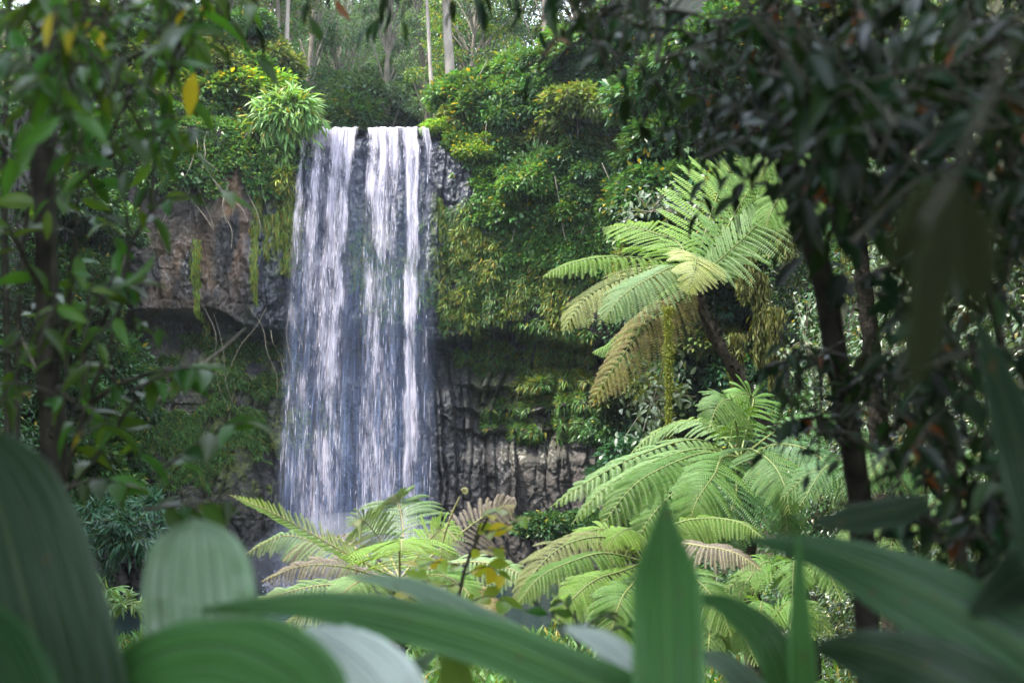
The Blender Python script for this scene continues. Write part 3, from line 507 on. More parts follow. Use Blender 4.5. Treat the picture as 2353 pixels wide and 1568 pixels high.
# bright vertical moss strips left of the water
def strip_moss(u, v0, v1, w):
    g = Geo(); n = 760; vv = rng.uniform(v0, v1, n); uu = u + rng.normal(0, w, n) * (1 - 0.6 * (vv - v0) / (v1 - v0)); x = (uu - 1176) / F_PX * 53.3; z = 4 + (1097 - vv) / F_PX * 53.3
    p, nr = cliff_at(x, z); d = np.array([0, -0.15, -1.0]) + rng.normal(0, 0.12, (n, 3)); place(g, TS, p + nr * 0.1, d, np.array([0, -1.0, 0.2]) + rng.normal(0, 0.3, (n, 3)), rng.uniform(0.15, 0.35, n)); return g
for k, (u, v0, v1, w) in enumerate([(588, 520, 690, 4), (612, 490, 585, 4), (632, 480, 560, 3), (655, 440, 620, 10), (1008, 440, 540, 3), (1050, 500, 600, 4), (1068, 500, 580, 3), (1088, 510, 600, 4), (590, 440, 520, 3), (462, 560, 780, 4)]):
    o = strip_moss(u, v0, v1, w).obj('moss_strip', M['strapfern'])
    tag(o, ['longest bright green moss strip hanging down the dark rock left of the water', 'short moss strip hanging second from the longest strip left of the water', 'thin moss strip hanging close beside the broad moss left of the water', 'broad bright moss mat touching the left edge of the falling water',
            'narrow moss strip just right of the falling water', 'moss strip on the dark rock nearest the right edge of the falls', 'middle one of three moss strips on rock right of the falls', 'outermost moss strip on the rock right of the falls', 'small moss strip above the longest one left of the falls', 'trailing fern strip down the grey rock face far left of the falls'][k], 'moss', 'moss strips on the cliff')

def plateau_cover(label, x0, x1, n, mat, size):
    x = rng.uniform(x0, x1, n); y = cliff_base(np.clip(x, -18, 9)) - 0.3 + rng.random(n) ** 1.5 * 14; p = np.stack([x, y, plat(x, y) + rng.uniform(0, 0.6, n) + 1.2 * fbm(x * 0.8, y * 0.8, 444, 3) - 0.5], -1)
    g = Geo(); place(g, TQ, p, rng.normal(0, 0.6, (n, 3)) + np.array([0, -0.6, -0.3]), np.array([0, -0.4, 0.8]) + rng.normal(0, 0.4, (n, 3)), rng.uniform(size * 0.6, size * 1.4, n)); o = g.obj('forest_floor_cover', mat); tag(o, label, 'ground cover', kind='stuff')
plateau_cover('leafy undergrowth on the bank left above the falls', -30, -8.6, 26000, M['mid'], 0.22)
plateau_cover('leafy undergrowth on the bank right above the falls', -2.3, 22, 30000, M['mid'], 0.22)
# wall covers -------------------------------------------------------
def wall_pts(W, side, lean, seed, n, s0, s1, z0, z1):
    s = rng.uniform(s0, s1, n); z = rng.uniform(z0, z1, n); p = wall_surf(W, s, z, side, lean, seed)
    a = wall_surf(W, s + 0.004, z, side, lean, seed) - p; b = wall_surf(W, s, z + 0.2, side, lean, seed) - p
    nr = unit(np.cross(a, b)); nr = nr * np.sign((nr[:, 0:1]) * -side + 1e-9); return p, nr
def wall_cover(name, label, W, side, seed, n, s0, s1, z0, z1, mat, size, tm=TQ, thrn=0.3, thick=0.5):
    p, nr = wall_pts(W, side, 0.28, seed, n, s0, s1, z0, z1); ok = fbm(p[:, 1] * 0.6, p[:, 2] * 0.6, seed + 5, 3) > thrn; p, nr = p[ok], nr[ok]; k = len(p)
    bump = fbm(p[:, 1] * 0.9, p[:, 2] * 0.9, seed + 9, 3); p = p + nr * (rng.random((k, 1)) * thick + (bump[:, None] - 0.3) * 1.6)
    d = nr * 0.6 + rng.normal(0, 0.5, (k, 3)) + np.array([0, 0, -0.5]); nn = np.array([0, -0.2, 0.8]) + nr * 0.4 + rng.normal(0, 0.4, (k, 3))
    g = Geo(); place(g, tm, p, d, nn, rng.uniform(size * 0.55, size * 1.4, k)); o = g.obj(name, mat); tag(o, label, 'ground cover', kind='stuff')
wall_cover('vine_cover', 'glossy vine leaves covering the shaded slope at right', RW, 1, 11, 60000, 0.38, 0.85, 0.3, 12, M['vine'], 0.10, TM, 0.2)
wall_cover('creeper_cover', 'leafy creeper covering the slope beyond the tall tree fern', RW, 1, 11, 40000, 0.0, 0.42, 0.0, 16, M['deep'], 0.15, TQ, 0.25)
wall_cover('slope_cover', 'leafy cover on the upper part of the right slope', RW, 1, 11, 30000, 0.0, 0.8, 11, 24, M['olive'], 0.16, TQ, 0.25)
wall_cover('creeper_cover', 'leafy creeper covering the slope left of the pool', LW, -1, 12, 45000, 0.0, 0.6, 0.0, 18, M['deep'], 0.14, TQ, 0.25)

n = 26000; x = rng.uniform(-9, 8, n); y = rng.uniform(14, 35.5, n); p = np.stack([x, y, ground_z(x, y) + rng.uniform(0, 0.25, n)], -1); g = Geo()
place(g, TS, p, np.stack([rng.normal(0, 0.5, n), rng.normal(-0.2, 0.5, n), np.full(n, 0.6)], -1), np.array([0, -0.7, 0.5]) + rng.normal(0, 0.4, (n, 3)), rng.uniform(0.15, 0.4, n)); o = g.obj('bank_undergrowth', M['strapgreen']); tag(o, 'low leafy undergrowth on the near bank of the pool', 'ground cover', kind='stuff')
# ------------------------------------------------------------------ shrubs and trees (shared crowns)
def cloud(seed, ncl, per, R, cr_, leaf, tm, up=0.25, shell=0.55):
    global rng; keep = rng; rng = np.random.default_rng(seed); g = Geo()
    d = rdir(ncl); d[:, 2] = np.abs(d[:, 2]) * 1.0 - 0.25; rad = rng.uniform(shell, 1.0, ncl)[:, None]
    c = unit(d) * rad * np.array(R)
    n = ncl * per; ci = np.repeat(np.arange(ncl), per); dd = rdir(n); crr = rng.uniform(0.6, 1.3, ncl)[ci][:, None] * cr_
    p = c[ci] + dd * crr * rng.uniform(0.45, 1.0, (n, 1)) * np.array([1, 1, 0.72])
    ld = dd * 0.8 + unit(c[ci]) * 0.4 + np.array([0, 0, -0.35]) + rng.normal(0, 0.35, (n, 3)); ln = np.array([0, 0, 0.8]) + dd * 0.6 + rng.normal(0, 0.3, (n, 3))
    place(g, tm, p, ld, ln, rng.uniform(leaf * 0.6, leaf * 1.35, n)); rng = keep; return g, c
SHR = []
for k in range(5):
    g, c = cloud(50 + k, 26, 170, (1.0, 1.0, 0.8), 0.42, 0.19, TQ); SHR.append(g.mesh('foliage', M['mid']))
g = Geo(); tube(g, [(0, 0, -0.9), (0.05, 0, -0.3), (0.0, 0.05, 0.3)], 0.06, 0.03, 5, 5)
for a in range(5): tube(g, [(0, 0, -0.4), (0.3 * math.cos(a * 1.3), 0.3 * math.sin(a * 1.3), 0.1), (0.75 * math.cos(a * 1.3), 0.75 * math.sin(a * 1.3), 0.5)], 0.035, 0.012, 4, 4)
SHR_ST = g.mesh('stem', M['bark'])
def inst(mesh, name, parent, mat=None):
    o = bpy.data.objects.new(name, mesh); COL.objects.link(o); o.parent = parent
    if mat is not None: o.material_slots[0].link = 'OBJECT'; o.material_slots[0].material = mat
    return o
def shrub(p, s, mat, label, group, name='shrub', sq=1.0):
    t = thing(name, label, 'shrub', p, group); t.scale = (s, s, s * sq); t.rotation_euler = (0, 0, rng.uniform(0, 6.28))
    inst(SHR[rng.integers(5)], 'foliage', t, M[mat]); inst(SHR_ST, 'stem', t); return t
def scatter_uv(poly, n, dmin):
    P = np.array(poly, float); out = []; tries = 0
    while len(out) < n and tries < 6000:
        tries += 1; u = rng.uniform(P[:, 0].min(), P[:, 0].max()); v = rng.uniform(P[:, 1].min(), P[:, 1].max())
        if not inpoly(np.array([u]), np.array([v]), poly)[0]: continue
        if all((u - a) ** 2 + (v - b) ** 2 > dmin ** 2 for a, b in out): out.append((u, v))
    return out
def zone(poly, n, dmin, Yf, size, mats, label, group, off=0.0, sq=1.0):
    for (u, v) in scatter_uv(poly, n, dmin):
        Y = Yf(u, v); m_ = mats[rng.integers(len(mats))]
        shrub(at(u, v, Y), rng.uniform(*size), m_, label[m_] if isinstance(label, dict) else label, group, sq=sq)
def Ytop(u, v): x = (u - 1176) / F_PX * 54; z = 4 + (1097 - v) / F_PX * 54; return float(cliff_base(x)) + max(0, z - 15) * 0.45 + rng.uniform(-0.8, 0.5)
zone([(1060, 200), (1300, 90), (1480, 150), (1480, 480), (1320, 560), (1190, 520), (1120, 420), (1065, 330)], 60, 36, Ytop, (0.7, 1.35), ['mid', 'deep', 'deep', 'mid', 'olive'], {'mid': 'fresh green leafy shrub on steep slope right of the waterfall lip', 'deep': 'dark green leafy shrub on steep slope right of the waterfall lip', 'olive': 'olive green leafy shrub on steep slope right of the waterfall lip'}, 'shrubs on the slope right of the falls')
zone([(180, 60), (560, 40), (660, 180), (640, 330), (540, 400), (200, 430)], 48, 42, Ytop, (0.7, 1.4), ['mid', 'olive', 'deep', 'deep'], {'mid': 'fresh green leafy shrub on the slope above the grey cliff at left', 'deep': 'dark green leafy shrub on the slope above the grey cliff at left', 'olive': 'olive green leafy shrub on the slope above the grey cliff at left'}, 'shrubs above the left cliff')
zone([(150, 450), (265, 450), (285, 800), (300, 1000), (290, 1180), (130, 1200)], 24, 50, lambda u, v: float(np.interp(u, [130, 360], [44, 51])), (0.7, 1.3), ['deep', 'mid', 'deep'], {'mid': 'fresh green shrub on the bank at the left foot of the cliff', 'deep': 'dark green shrub on the bank at the left foot of the cliff'}, 'shrubs at the left foot of the cliff')
zone([(1400, 880), (1540, 820), (1540, 1140), (1385, 1150)], 13, 48, lambda u, v: 48 + rng.uniform(-1, 1), (0.7, 1.0), ['teal', 'deep', 'olive'], {'teal': 'blue green bush at the right foot of the cliff', 'deep': 'dark green bush at the right foot of the cliff', 'olive': 'olive bush at the right foot of the cliff'}, 'bushes at the right foot of the cliff')
zone([(1035, 250), (1120, 300), (1190, 480), (1160, 500), (1110, 440), (1070, 350)], 9, 30, lambda u, v: Ytop(u, v) - 0.3, (0.5, 0.8), ['mid', 'mid', 'lime'], {'mid': 'small green bush on the edge of the dark wet rock right of the lip', 'lime': 'small lime bush on the edge of the dark wet rock right of the lip'}, 'small bushes edging the dark wet rock')
zone([(690, 215), (1000, 215), (1000, 305), (690, 305)], 14, 34, lambda u, v: 78 + rng.uniform(-4, 6), (1.6, 2.4), ['far', 'mid', 'far'], 'hazy dark undergrowth bush on the river bank beyond the lip', 'bushes beyond the waterfall lip')
zone([(1460, 480), (1700, 450), (1700, 900), (1500, 880), (1430, 640)], 26, 48, lambda u, v: 49 + rng.uniform(-1.5, 1), (0.8, 1.3), ['deep', 'mid', 'olive', 'teal'], {'mid': 'fresh green bush on the far slope behind the tall tree fern', 'deep': 'dark green bush on the far slope behind the tall tree fern', 'olive': 'olive bush on the far slope behind the tall tree fern', 'teal': 'blue green bush on the far slope behind the tall tree fern'}, 'bushes behind the tall tree fern')
zone([(1500, 80), (1800, 60), (1800, 520), (1500, 480)], 16, 60, lambda u, v: 40 + rng.uniform(-3, 3), (0.9, 1.5), ['mid', 'deep', 'olive'], {'mid': 'fresh green bush high on the right slope behind the dark tree', 'deep': 'dark green bush high on the right slope behind the dark tree', 'olive': 'olive bush high on the right slope behind the dark tree'}, 'bushes high on the right slope')
# particular shrubs
def one(u, v, Y, s, mat, label, sq=1.0): shrub(at(u, v, Y), s, mat, label, None, sq=sq)
one(500, 225, 54.5, 1.7, 'lime', 'bright light green bush left above the hanging ferns', 0.8)
one(590, 215, 55.0, 1.3, 'lime', 'bright light green bush directly behind the hanging fern clump', 1.0)
one(1010, 300, 54.5, 0.7, 'lime', 'small yellow green bush at the right end of the waterfall lip', 0.8)
one(1100, 240, 56, 1.6, 'mid', 'rounded green bush just right of the waterfall lip', 0.9)
one(1210, 430, 52.0, 1.0, 'mid', 'fresh green bush overhanging the cliff right of the falls', 1.0)
one(1330, 260, 52, 1.3, 'olive', 'pale olive rounded bush high on the slope right of the falls')
one(1250, 1215, 44, 0.9, 'deep', 'dark green fern bush at the water edge behind the yellow sapling', 0.8)
one(1350, 1205, 45, 0.8, 'deep', 'second dark bush at the water edge left of the low tree fern', 0.8)

# ginger-like strap leaf clumps
def strap_clump(c, R, n, leaf, mat, name, label, hang=0.0):
    t = thing(name, label, 'plant', c); g = Geo(); c = np.array(c); st = Geo()
    for k in range(n):
        d = unit(np.array([rng.normal(0, 1), rng.normal(-0.4, 0.8), rng.normal(0.5, 0.8)])); tip = c + d * np.array(R) * rng.uniform(0.55, 1.0)
        mid = (c + tip) / 2 + np.array([0, 0, 0.15 * R[2]]); tube(st, [c, mid, tip], 0.02, 0.008, 5, 4)
        q = 9; tt = rng.uniform(0.45, 1, q)[:, None]; pp = c * (1 - tt) ** 2 + 2 * mid * tt * (1 - tt) + tip * tt ** 2
        dd = unit(tip - mid)[None] * 0.7 + rng.normal(0, 0.45, (q, 3)) + np.array([0, -0.1, -0.25]); place(g, TLg, pp, dd, np.array([0, -0.4, 0.8]) + rng.normal(0, 0.3, (q, 3)), rng.uniform(leaf * 0.7, leaf * 1.2, q))
    st.obj('stems', M['stalk'], t); g.obj('foliage', mat, t); return t
TLg = tmpl_leaf(0.20, 0.05, 0.35, 4, 0.4)
strap_clump(at(660, 275, 52.6), (1.65, 0.9, 1.25), 170, 0.52, M['ginger'], 'hanging_fern_clump', 'large bright fern clump spilling over the rock just left of the lip')
for k, (u, v, r) in enumerate([(640, 360, (0.55, 0.4, 0.7)), (655, 420, (0.42, 0.35, 0.7))]):
    strap_clump(at(u, v, 52.8), r, 34, 0.36, M['ginger'] if k == 0 else M['strapfern'], 'hanging_fern_clump', ['hanging ferns directly below the large bright clump', 'lowest yellowing ferns hanging against the water edge'][k])
strap_clump(at(285, 1245, 40), (1.3, 1.0, 1.0), 90, 0.36, M['teal'], 'strap_leaf_bush', 'dark blue green strap leaved bush on the left bank of pool')
strap_clump(at(225, 1200, 42), (1.2, 1.0, 0.9), 70, 0.36, M['teal'], 'strap_leaf_bush', 'dark strap leaved bush behind the big dark foreground leaf')
strap_clump(at(345, 1180, 43), (1.1, 1.0, 0.7), 60, 0.34, M['teal'], 'strap_leaf_bush', 'dark strap leaved bush above the pale rounded foreground leaf')
strap_clump(at(285, 1400, 17), (0.32, 0.3, 0.26), 26, 0.17, M['ginger'], 'ginger_plant', 'bright green strap leaved plant between the dark leaf and rounded pale leaf')
strap_clump(at(245, 1370, 19), (0.2, 0.3, 0.3), 14, 0.18, M['ginger'], 'ginger_plant', 'small strap leaved plant at the edge of the dark foreground leaf')

# trees
def tree_tmpl(seed, H, R, ncl, per, leaf, lean=0.0):
    global rng; keep = rng; rng = np.random.default_rng(seed); tg = Geo(); cg_ = Geo()
    top = np.array([lean * H, 0, H]); trunk = polyline([(0, 0, -1), (lean * H * 0.3 + 0.2, 0.1, H * 0.4), top], 12)
    tube(tg, trunk, 0.30, 0.07, 14, 8, rough=0.15)
    for k in range(ncl):
        h = rng.uniform(0.35, 1.02); r = R * (1.05 - 0.55 * abs(h - 0.6) * 1.6) * rng.uniform(0.35, 1.0); th = rng.uniform(0, 6.28)
        b = trunk[int(min(0.98, h * 0.92) * 11)]; c = np.array([b[0] + r * math.cos(th), b[1] + r * math.sin(th), h * H + rng.uniform(0, 0.8)])
        tube(tg, [b - np.array([0, 0, 0.5]), (b + c) / 2 + np.array([0, 0, 0.1]), c], 0.07, 0.02, 5, 5)
        cr_ = rng.uniform(0.6, 1.25); dd = rdir(per); p = c + dd * cr_ * rng.uniform(0.3, 1, (per, 1)) * np.array([1.15, 1.15, 0.6])
        place(cg_, TQ, p, dd * 0.7 + np.array([0, 0, -0.3]) + rng.normal(0, 0.4, (per, 3)), np.array([0, 0, 0.8]) + rng.normal(0, 0.5, (per, 3)), rng.uniform(leaf * 0.6, leaf * 1.4, per))
    rng = keep; return tg.mesh('trunk', M['bark_mid']), cg_.mesh('crown', M['far'])
TT = [tree_tmpl(80, 17, 3.2, 46, 190, 0.22, 0.05), tree_tmpl(81, 20, 2.8, 44, 190, 0.22, -0.04), tree_tmpl(82, 15, 3.6, 50, 190, 0.21, 0.08), tree_tmpl(83, 19, 2.4, 36, 200, 0.22, -0.08)]
def tree(x, y, s, mat, label, group=None, bark='bark_mid', k=None, name='forest_tree'):
    z = float(plat(np.array(x), np.array(y))); t = thing(name, label, 'tree', (x, y, z - 0.3), group); t.scale = (s, s, s); t.rotation_euler = (0, 0, rng.uniform(0, 6.28))
    k = rng.integers(4) if k is None else k; inst(TT[k][0], 'trunk', t, M[bark]); inst(TT[k][1], 'crown', t, M[mat])
for (u, Y, s, mt) in [(735, 92, 1.0, 'far'), (800, 80, 0.85, 'far'), (870, 74, 0.9, 'far'), (940, 84, 0.95, 'far'), (770, 105, 1.2, 'far'), (905, 108, 1.2, 'far'), (1000, 98, 1.15, 'far'), (690, 76, 0.9, 'deep'), (985, 70, 0.7, 'far'), (835, 96, 0.9, 'far'), (720, 100, 1.3, 'far'), (820, 112, 1.4, 'far'), (860, 118, 1.4, 'far'), (960, 114, 1.4, 'far'), (925, 92, 1.1, 'far'), (780, 88, 1.0, 'far'), (1040, 106, 1.3, 'far'), (670, 96, 1.2, 'far'), (1090, 88, 1.1, 'far')]:
    tree((u - 1176) / F_PX * Y, Y, s, mt, 'hazy forest tree standing behind the lip of the waterfall', 'forest trees behind the waterfall lip')
for (u, Y, s, mt) in [(150, 56, 0.9, 'mid'), (215, 58, 0.85, 'deep'), (60, 58, 0.9, 'deep'), (120, 66, 0.9, 'olive'), (230, 70, 1.0, 'mid'), (330, 62, 0.8, 'olive'), (420, 68, 0.95, 'mid'), (500, 62, 0.8, 'olive'), (570, 66, 0.85, 'mid'), (630, 72, 1.0, 'olive'), (280, 80, 1.1, 'deep'), (460, 82, 1.1, 'deep'), (600, 86, 1.1, 'deep'), (60, 75, 1.0, 'deep')]:
    tree((u - 1176) / F_PX * Y, Y, s, mt, {'olive': 'olive leaved forest tree above the left cliff', 'mid': 'fresh green forest tree above the left cliff', 'deep': 'dark green forest tree above the left cliff'}[mt], 'forest trees above the left cliff')
for (u, Y, s, mt) in [(1130, 68, 0.75, 'deep'), (1180, 76, 0.9, 'mid'), (1250, 66, 0.75, 'deep'), (1320, 72, 0.8, 'olive'), (1390, 64, 0.7, 'deep'), (1450, 70, 0.85, 'mid'), (1530, 62, 0.8, 'deep'), (1600, 68, 0.8, 'olive'), (1700, 60, 0.8, 'deep'), (1800, 64, 0.9, 'deep'), (1900, 56, 0.8, 'deep'), (2000, 60, 0.9, 'mid'), (1150, 95, 1.0, 'far'), (1350, 95, 1.0, 'far')]:
    tree((u - 1176) / F_PX * Y, Y, s, mt, {'olive': 'olive leaved forest tree on the hill right of the falls', 'mid': 'fresh green forest tree on the hill right of the falls', 'deep': 'dark green forest tree on the hill right of the falls', 'far': 'hazy distant tree on the hill right of the falls'}[mt], 'forest trees on the hill right of the falls')
tree((1060 - 1176) / F_PX * 66, 66, 0.72, 'lime', 'yellow green tree right above the waterfall lip', k=2)
# the two pale trunks
def pale_trunk(pts, r, label):
    P = [at(*p) for p in pts]; t = thing('pale_trunk_tree', label, 'tree', P[0]); g = Geo(); tube(g, P, r, r * 0.7, 14, 8, rough=0.12); g.obj('trunk', M['bark_pale'], t)
    g = Geo(); c = P[-1] + np.array([0, 0, 1.5]); n = 2600; dd = rdir(n); place(g, TQ, c + dd * rng.uniform(0.2, 1, (n, 1)) * np.array([2.6, 2.0, 1.6]), dd + np.array([0, 0, -0.3]), np.array([0, 0, 1.0]) + rng.normal(0, 0.4, (n, 3)), rng.uniform(0.14, 0.3, n)); g.obj('crown', M['lime'], t)
    g = Geo(); tube(g, [P[-2], P[-1], P[-1] + np.array([0.5, 0, 1.0])], r * 0.5, r * 0.2, 6, 5); g.obj('branch', M['bark_pale'], t)
pale_trunk([(1036, 250, 62), (1033, 150, 62), (1027, 60, 62), (1024, -60, 62)], 0.24, 'thick pale grey trunk standing right above the waterfall lip')
pale_trunk([(1000, 270, 61), (990, 180, 61), (985, 90, 61), (978, -50, 61)], 0.10, 'thin whitish trunk standing left of the thick pale one')
pale_trunk([(655, 200, 64), (660, 60, 64), (664, -60, 64)], 0.12, 'slender pale trunk above the large bright fern clump')
pale_trunk([(630, 190, 66), (640, 80, 66), (636, -70, 66)], 0.10, 'slender pale trunk left of the other above the bright fern clump')

# bare vines and twigs on the slopes
def vines(n, poly, Yf, r, label, group, ln=(60, 180)):
    for (u, v) in scatter_uv(poly, n, 10):
        Y = Yf(u, v); l = rng.uniform(*ln); pts = [at(u, v, Y)]; uu, vv = u, v; dx = rng.normal(0, 0.45)
        for k in range(4): uu += dx * l / 4 + rng.normal(0, l * 0.06); vv += l / 4; pts.append(at(uu, vv, Y - 0.15 * k + rng.normal(0, 0.1)))
        g = Geo(); tube(g, pts, r * 1.2, r * 0.5, 14, 4); o = g.obj('bare_vine', M['vine_stem']); tag(o, label, 'vine', group)
vines(16, [(1100, 120), (1450, 160), (1450, 420), (1180, 470)], lambda u, v: Ytop(u, v) - 1.3, 0.013, 'thin bare grey vine on the slope right of the falls', 'bare vines right of the falls')
vines(14, [(420, 300), (580, 250), (600, 420), (400, 440)], lambda u, v: Ytop(u, v) - 1.6, 0.013, 'thin bare grey vine above the grey cliff left of the falls', 'bare vines left of the falls')
vines(7, [(460, 700), (680, 690), (680, 760), (460, 760)], lambda u, v: 51.9, 0.006, 'hair thin root hanging from the overhang left of the falls', 'roots hanging from the overhang', (80, 260))

# hanging moss drapes on the right slope
TDR = tmpl_quad(0.22, 0.05, 0.0)
def drape(u, v0, v1, w, Y, label, group=None, n=1500, mat='moss_hang', lsz=(0.05, 0.20), sprd=0.25):
    g = Geo(); P0 = at(u, v0, Y); H = px(v1 - v0, Y); q = rng.random(n) ** 0.9; W = px(w, Y) * (1 - 0.45 * q) * (0.7 + 0.6 * vn(q * 9, q * 0, int(u)))
    p = P0 + np.stack([rng.normal(0, 0.5, n) * W, rng.normal(0, 0.3, n) * W, -q * H * 0.9], -1)
    place(g, TDR, p, np.array([0, 0, -1.0]) + rng.normal(0, sprd, (n, 3)), rng.normal(0, 1, (n, 3)) + np.array([0, -0.5, 0]), rng.uniform(*lsz, n)); o = g.obj('moss_drape', M[mat]); tag(o, label, 'moss', group)
for (u, v0, v1, w, Y) in [(1710, 560, 700, 24, 24), (1745, 620, 860, 26, 24), (1780, 700, 900, 22, 23), (1830, 600, 780, 28, 22), (1690, 760, 920, 20, 24), (1900, 640, 860, 30, 20), (1960, 560, 700, 30, 20), (2080, 420, 560, 26, 18), (2180, 300, 520, 30, 17), (1800, 480, 600, 24, 24), (2030, 760, 960, 26, 18)]:
    for Yh in np.arange(10, 50, 0.25):           # where the sight line meets the leafy slope
        q = at(u, v0, Yh); s_h = np.interp(-Yh, -RW[:, 1], np.linspace(0, 1, len(RW)))
        if q[0] > wall_surf(RW, np.array([s_h]), np.array([q[2]]), 1, 0.28, 11)[0, 0]: Y = Yh - 0.9; break
    drape(u, v0, v1, w, Y, 'brownish drape of moss hanging on the shaded right slope', 'moss drapes on the right slope')

# ------------------------------------------------------------------ tree ferns
def frond(parent, pts, wid, mat, nh=(0, 0, 1), npair=24, droop=0.35, label=None, stalk='stalk', curl=0.0, npin=20, tipw=0.6, start=0.12, sweep=0.45, gap=1.0, thick=1.0):
    """pts: (u, v, Y) list along the rachis from crown to tip; wid: longest pinna in photo pixels"""
    P3 = [at(*p) for p in pts]; Ym = np.mean([p[2] for p in pts]); Wm = px(wid, Ym); npair = int(npair * 1.25)
    NS = 60; C = polyline(P3, NS); T = unit(np.gradient(C, axis=0)); nh = np.array(nh, float)
    Nn = unit(nh - (T * nh).sum(-1, keepdims=True) * T); Sd = np.cross(T, Nn)
    L_ = np.linalg.norm(np.diff(C, axis=0), axis=1).sum()
    g = Geo(); tube(g, P3, 0.014 * thick, 0.003, 24, 5, mi=1)
    tt = np.linspace(start, 0.985, npair); allp = []; alld = []; alln = []; alls = []; allw = []
    sp_ = L_ * (tt[1] - tt[0]); ribs = []
    for sgn in (-1, 1):
        for q, t0 in enumerate(tt):
            t = t0 + rng.normal(0, 0.25) * (tt[1] - tt[0]) * 0.3
            i = min(max(t, 0) * (NS - 1), NS - 1.001); k = int(i); f = i - k
            p = C[k] * (1 - f) + C[k + 1] * f; T0 = T[k]; N0 = Nn[k]; S0 = Sd[k] * sgn
            w = Wm * (min(1.0, (t - start) / 0.28 + 0.45)) * (1 - max(0, (t - 0.42) / 0.58) ** 1.5) ** 0.9 * rng.uniform(0.86, 1.08)
            w = max(w, Wm * 0.05)
            ang = sweep * (0.65 + 0.8 * t) + rng.normal(0, 0.05); d = S0 * math.cos(ang) + T0 * math.sin(ang) + N0 * rng.normal(0.03, 0.05)
            s = np.linspace(0, 1, npin + 1)[1:, None]
            dd = np.array([0, 0, -1.0]); dr = droop * rng.uniform(0.6, 1.4)
            line = p + d * s * w * (1 - 0.12 * dr * s) + dd * dr * w * s ** 2 + T0 * 0.10 * w * s ** 2
            tn = unit(np.gradient(line, axis=0)); sd = unit(np.cross(tn, N0[None])); nn = np.cross(sd, tn)
            pl_ = 0.60 * sp_ * gap * (np.sin(np.pi * np.clip(s * 0.93 + 0.05, 0, 1)) ** 0.4) * min(1.0, 0.45 + w / Wm)
            pl_ = np.minimum(pl_, w * 0.5)
            ww = (w / npin) * 0.85
            for s2 in (-1, 1):
                allp.append(line); alld.append(sd * s2 * 0.9 + tn * 0.42 - nn * (0.12 + 0.3 * curl)); alln.append(nn); alls.append(pl_[:, 0]); allw.append(np.full(npin, ww) / np.maximum(pl_[:, 0], 1e-4))
            ribs.append((p, line[npin // 2], line[-1], w))
    tm = (np.array([[-0.30, 0, 0], [0.30, 0, 0], [0.5, 0.55, 0.02], [0.0, 1.0, -0.14], [-0.42, 0.55, 0.02]]), np.array([[0, 1, 2, 3, 4]]))
    place(g, tm, np.vstack(allp), np.vstack(alld), np.vstack(alln), np.concatenate(alls), 0, wid=np.concatenate(allw))
    for (a, b, c, w) in ribs: tube(g, [a, b, c], 0.0045 * thick, 0.0015, 4, 3, mi=1)
    o = g.obj('frond', [M[mat], M[stalk]], parent, smooth=False)
    if label: o['label'] = label
    return o
def fern_trunk(parent, pts, r0, r1):
    g = Geo(); P = [at(*p) for p in pts]; tube(g, P, r0, r1, 60, 12, rough=0.45)
    C = polyline(P, 60); n = 500; i = rng.integers(0, 60, n); dd = rdir(n); dd[:, 2] = np.abs(dd[:, 2]) * 0.5 + 0.3
    place(g, tmpl_quad(0.35, 0.1, 0.1), C[i] + dd * r0 * 0.7, dd, rdir(n), rng.uniform(0.04, 0.10, n)); g.obj('trunk', M['fern_trunk'], parent)

# 1. the tall tree fern right of the falls
c1 = (1600, 640, 20.0)
t1 = thing('tree_fern', 'tall leaning tree fern with spreading crown right of the falls', 'tree fern', at(1870, 1500, 20))
fern_trunk(t1, [(1870, 1560, 20.0), (1790, 1080, 20.0), (1722, 910, 20), (1650, 790, 20), (1610, 700, 20), (1596, 655, 20)], 0.115, 0.065)
UP = (0, -0.25, 1)
frond(t1, [c1, (1520, 600, 19.6), (1400, 590, 19.0), (1310, 606, 18.6), (1246, 636, 18.4)], 62, 'fern_lime', (0, -0.5, 1), 26, 0.45)
frond(t1, [c1, (1560, 560, 20.5), (1500, 533, 21.2), (1440, 520, 21.6), (1385, 522, 22.0)], 80, 'fern_lime', (0, -0.9, 0.8), 24, 0.2)
frond(t1, [c1, (1612, 560, 20.6), (1640, 470, 21.2), (1665, 410, 21.6), (1700, 350, 22)], 150, 'fern_lime', (0.1, -1, 0.35), 26, 0.15)
frond(t1, [c1, (1650, 560, 20.4), (1700, 470, 20.6), (1745, 400, 20.6), (1790, 330, 20.6)], 120, 'fern', (0.2, -1, 0.4), 26, 0.3)
frond(t1, [c1, (1660, 590, 19.8), (1735, 520, 19.6), (1780, 455, 19.4), (1800, 395, 19.2)], 90, 'fern_pale', (0.2, -1, 0.5), 24, 0.35)
frond(t1, [c1, (1640, 615, 20.2), (1700, 560, 20.6), (1760, 520, 21.0)], 60, 'fern', (0, -0.6, 1), 18, 0.3)
frond(t1, [c1, (1530, 610, 19.4), (1440, 635, 18.9), (1350, 680, 18.5), (1292, 760, 18.2)], 92, 'fern_khaki', (-0.2, -0.7, 0.8), 26, 0.55)
frond(t1, [c1, (1555, 612, 19.2), (1490, 640, 18.5), (1430, 680, 18.2), (1385, 735, 18.0)], 85, 'fern_pale', (-0.1, -0.8, 0.7), 24, 0.5)
frond(t1, [c1, (1605, 595, 19.3), (1600, 590, 18.6), (1595, 620, 18.0), (1580, 675, 17.7)], 88, 'fern_khaki', (0.1, -1, 0.5), 24, 0.3)
frond(t1, [c1, (1560, 690, 19.7), (1490, 740, 19.5), (1420, 830, 19.4), (1350, 935, 19.4)], 80, 'fern_dying', (-0.3, -1, 0.3), 24, 0.5, 'yellow brown withering frond hanging low')
